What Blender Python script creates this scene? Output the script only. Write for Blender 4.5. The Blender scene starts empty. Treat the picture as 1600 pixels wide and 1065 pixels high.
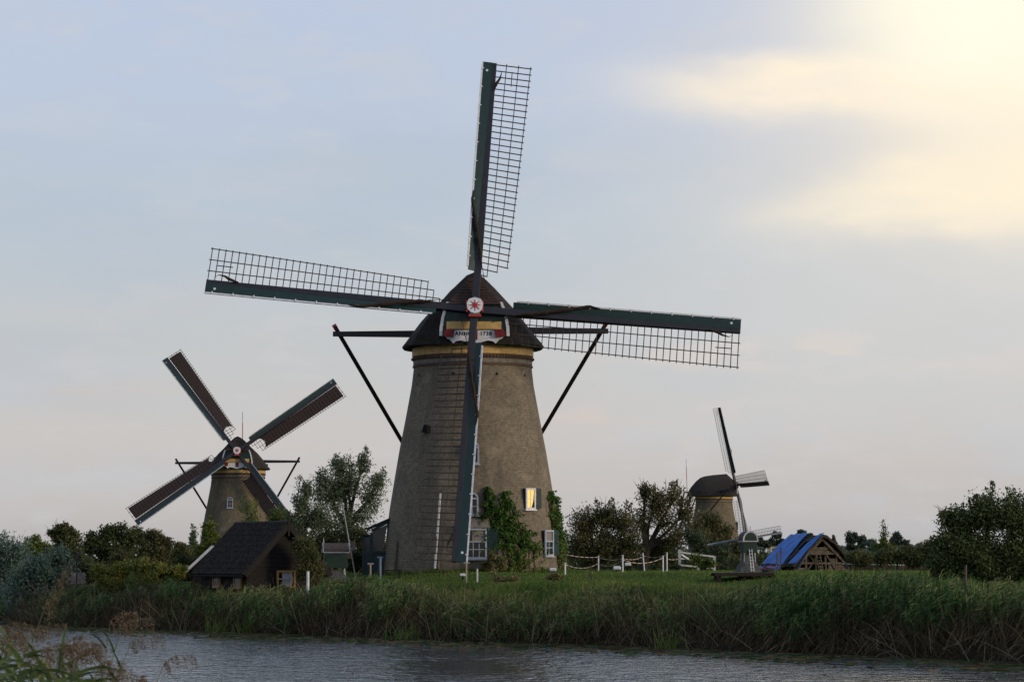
import bpy, math, random
import numpy as np
from mathutils import Vector, Matrix
PI = math.pi
rad = math.radians
scene = bpy.context.scene
COL = scene.collection
FOC = 4640.0            # focal length in photo pixels (1600 wide)
EYE = 3.3               # height of the camera above the canal water
HOR = 880.0             # image row of the horizon

def W(px, py, D):
    """point that stands D metres in front of the camera, seen at photo position px,py"""
    th = math.atan((HOR - 532.5) / FOC)
    u, v = px - 800.0, 532.5 - py
    y = FOC * math.cos(th) - v * math.sin(th)
    z = FOC * math.sin(th) + v * math.cos(th)
    return Vector((u * D / y, D, EYE + z * D / y))

# ------------------------------------------------------------------ tagging / linking
def tag(o, label=None, cat=None, group=None, kind=None):
    if label: o['label'] = label
    if cat: o['category'] = cat
    if group: o['group'] = group
    if kind: o['kind'] = kind
    return o

def thing(name, label, cat, loc=(0, 0, 0), rz=0, group=None):
    o = bpy.data.objects.new(name, None)
    COL.objects.link(o)
    o.empty_display_size = 0.3
    o.location = loc
    o.rotation_euler = (0, 0, rz)
    return tag(o, label, cat, group)

def link(name, me, mat=None, parent=None):
    o = bpy.data.objects.new(name, me)
    COL.objects.link(o)
    if mat is not None:
        me.materials.clear(); me.materials.append(mat)
    if parent is not None: o.parent = parent
    return o

def copy_tree(o, parent=None):
    c = o.copy(); COL.objects.link(c)
    if parent is not None: c.parent = parent
    for ch in list(o.children): copy_tree(ch, c)
    return c

# ------------------------------------------------------------------ mesh builder
class MB:
    def __init__(s): s.v = []; s.f = []
    def add(s, vs, fs):
        n = len(s.v); s.v += [tuple(p) for p in vs]; s.f += [tuple(i + n for i in f) for f in fs]
        return s
    def box(s, c, size, rz=0, m=None):
        sx, sy, sz = [k / 2 for k in size]
        R = m if m is not None else Matrix.Rotation(rz, 3, 'Z')
        c = Vector(c)
        vs = [c + R @ Vector((x * sx, y * sy, z * sz)) for x in (-1, 1) for y in (-1, 1) for z in (-1, 1)]
        return s.add(vs, [(0, 1, 3, 2), (4, 6, 7, 5), (0, 4, 5, 1), (2, 3, 7, 6), (0, 2, 6, 4), (1, 5, 7, 3)])
    def beam(s, a, b, w, h=None, up=(0, 0, 1), w2=None, h2=None):
        """rectangular bar from a to b, w across, h along 'up'"""
        a, b = Vector(a), Vector(b); h = h or w; w2 = w2 or w; h2 = h2 or h
        d = (b - a).normalized(); up = Vector(up)
        if abs(d.dot(up)) > .99: up = Vector((1, 0, 0))
        r = d.cross(up).normalized(); u = r.cross(d)
        vs = []
        for p, ww, hh in ((a, w, h), (b, w2, h2)):
            for i, j in ((-1, -1), (1, -1), (1, 1), (-1, 1)): vs.append(p + r * (i * ww / 2) + u * (j * hh / 2))
        return s.add(vs, [(0, 3, 2, 1), (4, 5, 6, 7), (0, 1, 5, 4), (1, 2, 6, 5), (2, 3, 7, 6), (3, 0, 4, 7)])
    def tube(s, pts, r, n=6, cap=True):
        pts = [Vector(p) for p in pts]
        if not isinstance(r, (list, tuple)): r = [r] * len(pts)
        vs = []; fs = []
        for i, p in enumerate(pts):
            d = (pts[min(i + 1, len(pts) - 1)] - pts[max(i - 1, 0)])
            if d.length < 1e-9: d = Vector((0, 0, 1))
            d.normalize()
            up = Vector((0, 0, 1)) if abs(d.z) < .9 else Vector((1, 0, 0))
            a = d.cross(up).normalized(); b = a.cross(d)
            for k in range(n):
                t = 2 * PI * k / n
                vs.append(p + a * (math.cos(t) * r[i]) + b * (math.sin(t) * r[i]))
        for i in range(len(pts) - 1):
            for k in range(n):
                k2 = (k + 1) % n
                fs.append((i * n + k, i * n + k2, (i + 1) * n + k2, (i + 1) * n + k))
        if cap:
            fs.append(tuple(range(n - 1, -1, -1))); fs.append(tuple(range((len(pts) - 1) * n, len(pts) * n)))
        return s.add(vs, fs)
    def lathe(s, prof, n=48, cap=False):
        vs = []; fs = []
        for r, z in prof:
            for k in range(n):
                t = 2 * PI * k / n; vs.append((r * math.cos(t), r * math.sin(t), z))
        for i in range(len(prof) - 1):
            for k in range(n):
                k2 = (k + 1) % n
                fs.append((i * n + k, i * n + k2, (i + 1) * n + k2, (i + 1) * n + k))
        if cap:
            fs.append(tuple(range(n - 1, -1, -1))); fs.append(tuple(range((len(prof) - 1) * n, len(prof) * n)))
        return s.add(vs, fs)
    def prism(s, poly, m, th):
        """polygon poly (2D) in the plane of matrix m (4x4, local xy), thickness th along local z"""
        n = len(poly)
        vs = [m @ Vector((x, y, 0)) for x, y in poly] + [m @ Vector((x, y, th)) for x, y in poly]
        fs = [tuple(range(n - 1, -1, -1)), tuple(range(n, 2 * n))]
        fs += [(i, (i + 1) % n, n + (i + 1) % n, n + i) for i in range(n)]
        return s.add(vs, fs)
    def build(s, name, mat, parent=None, smooth=False, bevel=0):
        me = bpy.data.meshes.new(name); me.from_pydata(s.v, [], s.f); me.update()
        if smooth: me.polygons.foreach_set('use_smooth', [True] * len(me.polygons))
        o = link(name, me, mat, parent)
        if bevel:
            md = o.modifiers.new('bevel', 'BEVEL'); md.width = bevel; md.segments = 1; md.limit_method = 'ANGLE'
        return o

def np_mesh(name, V, nper, mat, parent=None, var=None, attr='v'):
    """V: (nfaces*nper,3) unshared vertices"""
    V = np.asarray(V, dtype=np.float32); n = len(V); nf = n // nper
    me = bpy.data.meshes.new(name)
    me.vertices.add(n); me.vertices.foreach_set('co', V.ravel())
    me.loops.add(n); me.loops.foreach_set('vertex_index', np.arange(n, dtype=np.int32))
    me.polygons.add(nf); me.polygons.foreach_set('loop_start', np.arange(0, n, nper, dtype=np.int32))
    try: me.polygons.foreach_set('loop_total', np.full(nf, nper, dtype=np.int32))
    except Exception: pass
    if var is not None:
        a = me.attributes.new(attr, 'FLOAT', 'POINT'); a.data.foreach_set('value', np.asarray(var, dtype=np.float32).ravel())
    me.update(calc_edges=True)
    return link(name, me, mat, parent)

# ------------------------------------------------------------------ materials
MATS = {}
def nodes(name):
    m = bpy.data.materials.new(name); m.use_nodes = True
    nt = m.node_tree; b = nt.nodes['Principled BSDF']
    return m, nt, b

def mat(name, col, col2=None, scale=3.0, rough=.7, bump=0.0, detail=5.0, spec=.3, stretch=None, lo=.35, hi=.65, metal=0.0):
    """plain surface whose colour wanders between col and col2"""
    m, nt, b = nodes(name)
    b.inputs['Roughness'].default_value = rough
    b.inputs['Specular IOR Level'].default_value = spec
    b.inputs['Metallic'].default_value = metal
    col2 = col2 or tuple(c * .65 for c in col)
    tc = nt.nodes.new('ShaderNodeTexCoord'); mp = nt.nodes.new('ShaderNodeMapping')
    if stretch: mp.inputs['Scale'].default_value = stretch
    nz = nt.nodes.new('ShaderNodeTexNoise'); nz.inputs['Scale'].default_value = scale; nz.inputs['Detail'].default_value = detail
    cr = nt.nodes.new('ShaderNodeValToRGB')
    cr.color_ramp.elements[0].position = lo; cr.color_ramp.elements[1].position = hi
    cr.color_ramp.elements[0].color = (*col2, 1); cr.color_ramp.elements[1].color = (*col, 1)
    L = nt.links
    L.new(tc.outputs['Object'], mp.inputs['Vector']); L.new(mp.outputs['Vector'], nz.inputs['Vector'])
    L.new(nz.outputs['Fac'], cr.inputs['Fac']); L.new(cr.outputs['Color'], b.inputs['Base Color'])
    if bump:
        bp = nt.nodes.new('ShaderNodeBump'); bp.inputs['Strength'].default_value = .6; bp.inputs['Distance'].default_value = bump
        L.new(nz.outputs['Fac'], bp.inputs['Height']); L.new(bp.outputs['Normal'], b.inputs['Normal'])
    return m

def foliage(name, cols, rough=.6, trans=.25):
    """leaf material; attribute v picks one of the leaf colours"""
    m, nt, b = nodes(name); L = nt.links
    at = nt.nodes.new('ShaderNodeAttribute'); at.attribute_name = 'v'
    cr = nt.nodes.new('ShaderNodeValToRGB'); el = cr.color_ramp.elements
    while len(el) < len(cols): el.new(.5)
    for i, c in enumerate(cols):
        el[i].position = i / (len(cols) - 1); el[i].color = (c[0] * 1.22, c[1] * 1.34, c[2] * 1.2, 1)
    L.new(at.outputs['Fac'], cr.inputs['Fac']); L.new(cr.outputs['Color'], b.inputs['Base Color'])
    b.inputs['Roughness'].default_value = rough; b.inputs['Specular IOR Level'].default_value = .12
    t = nt.nodes.new('ShaderNodeBsdfTranslucent'); mx = nt.nodes.new('ShaderNodeMixShader'); mx.inputs['Fac'].default_value = trans
    L.new(cr.outputs['Color'], t.inputs['Color']); L.new(b.outputs['BSDF'], mx.inputs[1]); L.new(t.outputs['BSDF'], mx.inputs[2])
    L.new(mx.outputs['Shader'], nt.nodes['Material Output'].inputs['Surface'])
    return m

def brick_mat(name, c1, c2, mortar, dark, pale=None):
    m, nt, b = nodes(name); L = nt.links; N = nt.nodes.new
    uv = N('ShaderNodeUVMap'); uv.uv_map = 'UVMap'
    br = N('ShaderNodeTexBrick'); br.inputs['Scale'].default_value = 1.0
    br.inputs['Brick Width'].default_value = .26; br.inputs['Row Height'].default_value = .085
    br.inputs['Mortar Size'].default_value = .016; br.inputs['Mortar Smooth'].default_value = .3; br.inputs['Bias'].default_value = -.1
    br.inputs['Color1'].default_value = (*c1, 1); br.inputs['Color2'].default_value = (*c2, 1); br.inputs['Mortar'].default_value = (*mortar, 1)
    n1 = N('ShaderNodeTexNoise'); n1.inputs['Scale'].default_value = .55; n1.inputs['Detail'].default_value = 6; n1.inputs['Roughness'].default_value = .6
    n2 = N('ShaderNodeTexNoise'); n2.inputs['Scale'].default_value = 6; n2.inputs['Detail'].default_value = 4
    r1 = N('ShaderNodeMapRange'); r1.inputs[1].default_value = .38; r1.inputs[2].default_value = .68; r1.inputs[3].default_value = 0; r1.inputs[4].default_value = .55
    r2 = N('ShaderNodeMapRange'); r2.inputs[1].default_value = .3; r2.inputs[2].default_value = .7; r2.inputs[3].default_value = .72; r2.inputs[4].default_value = 1.2
    mx = N('ShaderNodeMix'); mx.data_type = 'RGBA'; mx.inputs['B'].default_value = (*dark, 1)
    ml = N('ShaderNodeVectorMath'); ml.operation = 'SCALE'
    tc = N('ShaderNodeTexCoord')
    L.new(uv.outputs['UV'], br.inputs['Vector'])
    L.new(tc.outputs['Object'], n1.inputs['Vector']); L.new(tc.outputs['Object'], n2.inputs['Vector'])
    L.new(n1.outputs['Fac'], r1.inputs[0]); L.new(n2.outputs['Fac'], r2.inputs[0])
    L.new(br.outputs['Color'], mx.inputs['A']); L.new(r1.outputs[0], mx.inputs['Factor'])
    L.new(mx.outputs['Result'], ml.inputs[0]); L.new(r2.outputs[0], ml.inputs['Scale'])
    pass
    mp = N('ShaderNodeMapping'); mp.inputs['Scale'].default_value = (1.3, 1.3, .12)
    n3 = N('ShaderNodeTexNoise'); n3.inputs['Scale'].default_value = 1.0; n3.inputs['Detail'].default_value = 5
    r3 = N('ShaderNodeMapRange'); r3.inputs[1].default_value = .52; r3.inputs[2].default_value = .72; r3.inputs[3].default_value = 0; r3.inputs[4].default_value = .5
    m3 = N('ShaderNodeMix'); m3.data_type = 'RGBA'; m3.inputs['B'].default_value = (*[v * .8 for v in dark], 1)
    n4 = N('ShaderNodeTexNoise'); n4.inputs['Scale'].default_value = .9; n4.inputs['Detail'].default_value = 3
    r4 = N('ShaderNodeMapRange'); r4.inputs[1].default_value = .60; r4.inputs[2].default_value = .74; r4.inputs[3].default_value = 0; r4.inputs[4].default_value = .45
    m4 = N('ShaderNodeMix'); m4.data_type = 'RGBA'; m4.inputs['B'].default_value = (*[v * 1.45 for v in c1], 1)
    L.new(tc.outputs['Object'], mp.inputs['Vector']); L.new(mp.outputs['Vector'], n3.inputs['Vector']); L.new(n3.outputs['Fac'], r3.inputs[0])
    mo = N('ShaderNodeVectorMath'); mo.operation = 'ADD'; mo.inputs[1].default_value = (31, 7, 3)
    L.new(tc.outputs['Object'], mo.inputs[0]); L.new(mo.outputs[0], n4.inputs['Vector']); L.new(n4.outputs['Fac'], r4.inputs[0])
    L.new(ml.outputs[0], m3.inputs['A']); L.new(r3.outputs[0], m3.inputs['Factor']); L.new(m3.outputs['Result'], m4.inputs['A']); L.new(r4.outputs[0], m4.inputs['Factor'])
    L.new(m4.outputs['Result'], b.inputs['Base Color'])
    b.inputs['Roughness'].default_value = .9; b.inputs['Specular IOR Level'].default_value = .15
    bp = N('ShaderNodeBump'); bp.inputs['Strength'].default_value = .5; bp.inputs['Distance'].default_value = .012; bp.invert = True
    L.new(br.outputs['Fac'], bp.inputs['Height']); L.new(bp.outputs['Normal'], b.inputs['Normal'])
    return m

M = MATS
M['brick'] = brick_mat('weathered_brick', (.25, .208, .148), (.195, .163, .120), (.155, .135, .105), (.115, .102, .080))
M['brick_far'] = brick_mat('far_brick', (.21, .175, .115), (.165, .135, .09), (.14, .12, .09), (.10, .085, .055))
M['brick_trim'] = mat('dark_brick_course', (.13, .085, .06), (.08, .055, .042), 9, .9, .01)
M['grey_band'] = mat('grey_render', (.22, .20, .16), (.14, .13, .11), 5, .9)
M['thatch'] = mat('old_thatch', (.036, .030, .025), (.019, .017, .015), 5.5, .95, .05, stretch=(1, 1, 3))
M['shingle'] = mat('brown_boards', (.060, .036, .026), (.030, .020, .016), 6, .8, .03, stretch=(.6, .6, 5))
M['yellow'] = mat('ochre_paint', (.62, .42, .16), (.48, .31, .11), 4, .55)
M['green'] = mat('dark_green_paint', (.010, .036, .032), (.008, .026, .024), 5, .4, spec=.4)
M['stock'] = mat('tarred_stock', (.018, .017, .023), (.011, .011, .016), 3, .45, spec=.45)
M['wood_dark'] = mat('dark_wood', (.024, .018, .015), (.014, .011, .010), 6, .6)
M['lath'] = mat('lattice_wood', (.065, .052, .046), (.038, .031, .028), 6, .7)
M['white'] = mat('white_paint', (.72, .74, .76), (.55, .57, .60), 5, .45)
M['white_dirty'] = mat('weathered_white_paint', (.50, .52, .54), (.30, .32, .35), 4, .6)
M['red'] = mat('red_paint', (.42, .03, .025), (.28, .02, .02), 6, .5)
M['dark_red'] = mat('dark_red_paint', (.20, .015, .018), (.13, .012, .014), 6, .5)
M['ink'] = mat('black_lettering', (.015, .018, .02), (.012, .014, .016), 5, .6)
M['rope'] = mat('brown_rope', (.045, .028, .02), (.025, .017, .013), 20, .95)
M['cloth'] = mat('tanned_sailcloth', (.042, .029, .029), (.026, .019, .019), 7, .9, .03)
M['frame_paint'] = mat('pale_window_paint', (.42, .47, .55), (.34, .38, .46), 6, .5)
M['curtain'] = mat('grey_curtain', (.26, .24, .21), (.18, .17, .15), 9, .9, stretch=(6, 6, 1))
def glass_mat():
    m, nt, b = nodes('window_glass')
    b.inputs['Base Color'].default_value = (.012, .013, .015, 1); b.inputs['Roughness'].default_value = .08; b.inputs['Specular IOR Level'].default_value = .6
    return m
M['glass'] = glass_mat()
def lit_mat():
    m, nt, b = nodes('lit_yellow_curtain'); L = nt.links
    b.inputs['Base Color'].default_value = (.8, .5, .15, 1)
    tc = nt.nodes.new('ShaderNodeTexCoord'); wv = nt.nodes.new('ShaderNodeTexWave'); wv.inputs['Scale'].default_value = 5; wv.inputs['Distortion'].default_value = 1.5
    cr = nt.nodes.new('ShaderNodeValToRGB'); cr.color_ramp.elements[0].color = (.75, .36, .07, 1); cr.color_ramp.elements[1].color = (1, .62, .2, 1)
    L.new(tc.outputs['Object'], wv.inputs['Vector']); L.new(wv.outputs['Fac'], cr.inputs['Fac'])
    L.new(cr.outputs['Color'], b.inputs['Emission Color']); b.inputs['Emission Strength'].default_value = .8
    return m
M['lit'] = lit_mat()
M['tar_board'] = mat('tarred_boards', (.013, .0105, .0095), (.007, .006, .006), 4, .8, .02, stretch=(.5, .5, 6))
M['tile'] = mat('dark_roof_tiles', (.044, .038, .034), (.011, .010, .009), 9, .8, .02, spec=.12)
M['window_yellow'] = mat('window_yellow_paint', (.45, .27, .08), (.3, .18, .06), 8, .6)
M['tarp'] = mat('blue_tarpaulin', (.014, .150, .50), (.010, .085, .33), 2.5, .55, .05, stretch=(1, 1, 1))
M['grey_cloth'] = mat('grey_plastic_sheet', (.20, .20, .22), (.12, .12, .14), 4, .5, .05)
M['old_wood'] = mat('silvered_old_wood', (.135, .11, .085), (.06, .05, .038), 5, .9, .02)
M['stone'] = mat('grey_stone', (.16, .16, .17), (.09, .09, .10), 5, .9, .03)
M['trunk'] = mat('bark', (.045, .035, .027), (.022, .018, .015), 7, .95, .05, stretch=(1, 1, .3))
M['pink'] = mat('pink_petals', (.55, .08, .17), (.4, .04, .10), 10, .7)
M['path'] = mat('gravel_path', (.17, .13, .10), (.11, .09, .07), 3, .95)
M['near_black'] = mat('dark_recess', (.008, .008, .008), (.005, .005, .005), 3, .9)  # even near-black; on the putlog holes it paints the shade inside
M['far_wall'] = mat('cream_wall', (.60, .50, .34), (.5, .42, .3), 1, .8)
# leaf palettes: colours of the leaves themselves, except the haze-tinted far one
M['leaf_dark'] = foliage('dark_green_leaves', [(.022, .030, .014), (.045, .055, .025), (.078, .080, .034), (.115, .095, .045)])
M['leaf_willow'] = foliage('grey_willow_leaves', [(.055, .072, .044), (.082, .10, .065), (.12, .14, .095), (.16, .17, .12)])
M['leaf_silver'] = foliage('silver_willow_leaves', [(.055, .085, .072), (.085, .12, .105), (.12, .16, .14), (.17, .20, .18)])
M['leaf_vine'] = foliage('yellow_green_leaves', [(.060, .080, .020), (.095, .115, .028), (.14, .14, .035), (.19, .15, .045)])
M['leaf_ivy'] = foliage('ivy_leaves', [(.034, .064, .017), (.062, .105, .027), (.105, .145, .038), (.20, .14, .055)])
M['leaf_brown'] = foliage('thin_brown_green_leaves', [(.050, .052, .026), (.095, .085, .040), (.15, .118, .06), (.21, .165, .09)])
M['leaf_hazed'] = foliage('haze_tinted_far_leaves', [(.040, .055, .045), (.055, .07, .055), (.07, .085, .062), (.08, .085, .055)])  # bluish distance haze is mixed into these leaf colours
M['reed'] = foliage('reed_blades', [(.055, .038, .024), (.115, .080, .05), (.017, .035, .013), (.031, .064, .021), (.064, .118, .036), (.125, .155, .052), (.23, .17, .12)], trans=.25)
M['grass'] = foliage('grass_blades', [(.046, .076, .018), (.078, .118, .028), (.125, .150, .042), (.20, .17, .07)], trans=.3)
M['leaf_bush'] = foliage('bush_leaves', [(.030, .045, .020), (.050, .068, .028), (.085, .10, .042), (.13, .13, .06)])
# ------------------------------------------------------------------ the tower mills
TOWER = [(4.82, 0.0), (4.74, .8), (4.62, 2.0), (4.47, 3.3), (4.20, 5.0), (3.93, 6.6), (3.60, 8.3), (3.29, 10.0), (3.18, 10.98), (3.15, 11.9)]
def tower_r(z):
    for (r0, z0), (r1, z1) in zip(TOWER, TOWER[1:]):
        if z <= z1: return r0 + (r1 - r0) * (z - z0) / (z1 - z0)
    return TOWER[-1][0]

def tower_mesh(name, mat_, parent, n=96):
    prof = []
    for (r0, z0), (r1, z1) in zip(TOWER, TOWER[1:]):
        k = max(1, int((z1 - z0) / .6))
        prof += [(r0 + (r1 - r0) * i / k, z0 + (z1 - z0) * i / k) for i in range(k)]
    prof.append(TOWER[-1]); prof = [(prof[0][0], -1.2)] + prof
    vs, fs, uvs = [], [], []
    for r, z in prof:
        for k in range(n + 1):
            t = 2 * PI * k / n + PI / 2; vs.append((r * math.cos(t), r * math.sin(t), z))
    for i in range(len(prof) - 1):
        for k in range(n):
            a = i * (n + 1) + k; fs.append((a, a + 1, a + n + 2, a + n + 1))
            for kk, ii in ((k, i), (k + 1, i), (k + 1, i + 1), (k, i + 1)):
                uvs += [kk / n * 2 * PI * 4.0, prof[ii][1]]
    me = bpy.data.meshes.new(name); me.from_pydata(vs, [], fs); me.update()
    l = me.uv_layers.new(name='UVMap'); l.data.foreach_set('uv', uvs)
    me.polygons.foreach_set('use_smooth', [True] * len(me.polygons))
    return link(name, me, mat_, parent)

def wall_matrix(phi, z, out=0.0):
    """x to the right, y up, z outward, standing on the tower wall at angle phi (0 faces the canal)"""
    o = Vector((math.sin(phi), -math.cos(phi), 0)); r = Vector((math.cos(phi), math.sin(phi), 0))
    p = o * (tower_r(z) * math.cos(.06) + out) + Vector((0, 0, z))
    return Matrix(((r.x, 0, o.x, p.x), (r.y, 0, o.y, p.y), (r.z, 1, o.z, p.z), (0, 0, 0, 1)))

def rect(x0, y0, x1, y1): return [(x0, y0), (x1, y0), (x1, y1), (x0, y1)]
def shift(m, x, y, z): return m @ Matrix.Translation((x, y, z))

def tower_window(root, phi, z, w, h, arched=False, lit=False, cols=3, rows=2, shutter=0, curtain=None, mat_=None, hood=False):
    m = wall_matrix(phi, z, .05); fm = mat_ or M['frame_paint']; t = .09
    f = MB()
    def arc(r, x0=0, y0=0, k=10): return [(x0 + r * math.cos(PI * i / k), y0 + r * math.sin(PI * i / k)) for i in range(k + 1)]
    hs = h - w / 2 if arched else h
    f.prism(rect(-w / 2, 0, -w / 2 + t, hs), m, .08); f.prism(rect(w / 2 - t, 0, w / 2, hs), m, .08)
    f.prism(rect(-w / 2 + t, 0, w / 2 - t, t), m, .08)
    if arched:
        for i in range(10):
            a, b = PI * i / 10, PI * (i + 1) / 10; R0, R1 = w / 2, w / 2 - t
            f.prism([(R0 * math.cos(a), hs + R0 * math.sin(a)), (R0 * math.cos(b), hs + R0 * math.sin(b)), (R1 * math.cos(b), hs + R1 * math.sin(b)), (R1 * math.cos(a), hs + R1 * math.sin(a))], m, .08)
        f.prism(rect(-w / 2 + t, hs - .04, w / 2 - t, hs + .04), m, .07)
        f.prism(rect(-.02, hs + .04, .02, h - t), m, .05)
    else:
        f.prism(rect(-w / 2 + t, h - t, w / 2 - t, h), m, .08)
    win = f.build('window', fm, root)
    g = MB(); poly = rect(-w / 2 + .01, .01, w / 2 - .01, hs)
    if arched: poly = [(-w / 2 + .01, .01), (w / 2 - .01, .01)] + arc(w / 2 - .01, 0, hs)
    g.prism(poly, shift(m, 0, 0, -.03), .035).build('pane', M['glass'], win)
    b = MB(); ww, lo = w / 2 - t, t
    split = hs * .56 if not arched and not lit else hs
    top = hs - t if not arched else hs - .04
    if not arched and not lit:
        b.prism(rect(-ww, split - .03, ww, split + .03), m, .06)
        seg = split
    else: seg = top
    for c in range(1, cols):
        x = -ww + 2 * ww * c / cols; b.prism(rect(x - .018, lo, x + .018, seg - .03), m, .04)
    for r_ in range(1, rows):
        y = lo + (seg - lo) * r_ / rows; b.prism(rect(-ww, y - .018, ww, y + .018), m, .044)
    if b.v: b.build('glazing_bars', fm, win)
    if lit:
        k = MB(); q = shift(m, 0, 0, .006)
        k.prism([(-ww, h - t), (-ww, lo), (-ww * .35, lo), (-.03, h - t)], q, .012)
        k.prism([(.0, h - t), (ww * .25, lo), (ww * .72, h * .35), (ww, h - t)], q, .012)
        k.prism(rect(-ww, lo + .02, ww * .4, h - t), shift(q, 0, 0, -.004), .008)
        k.build('curtain', M['lit'], win)
    if curtain:
        k = MB(); q = shift(m, 0, 0, .006)
        k.prism(rect(curtain[0] * ww, split + .03, curtain[1] * ww, top), q, .012); k.build('curtain', M['curtain'], win)
    s = MB(); s.prism(rect(-w / 2 - .06, -.07, w / 2 + .06, -.002), shift(m, 0, 0, -.05), .17)
    s.build('sill', fm, win)
    c = MB(); e = .03
    c.prism(rect(-w / 2 + e, e, w / 2 - e, (hs if arched else h) - e), shift(m, 0, 0, -1.0), .95).build('casing', M['wood_dark'], win)
    if hood:
        hd = MB(); q = m
        hd.add([q @ Vector(v) for v in [(-w / 2 - .18, h + .02, .12), (w / 2 + .18, h + .02, .12), (w / 2 + .02, h + .62, -.35), (-w / 2 - .02, h + .62, -.35),
                (-w / 2 - .18, h + .06, .12), (w / 2 + .18, h + .06, .12), (w / 2 + .02, h + .66, -.35), (-w / 2 - .02, h + .66, -.35)]],
               [(0, 1, 2, 3), (7, 6, 5, 4), (0, 4, 5, 1), (1, 5, 6, 2), (2, 6, 7, 3), (3, 7, 4, 0)]).build('hood', M['grey_band'], win)
    if shutter:
        sh = MB(); x0 = w / 2 + .02 if shutter > 0 else -w / 2 - .02 - abs(shutter)
        sh.prism(rect(x0, .04, x0 + abs(shutter), h), shift(m, 0, 0, .0), .04)
        for yy in (.18, .82): sh.prism(rect(x0 + .04, h * yy - .05, x0 + abs(shutter) - .04, h * yy + .05), shift(m, 0, 0, .041), .025)
        sh.build('shutter', M['green'], win)
    return win

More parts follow.
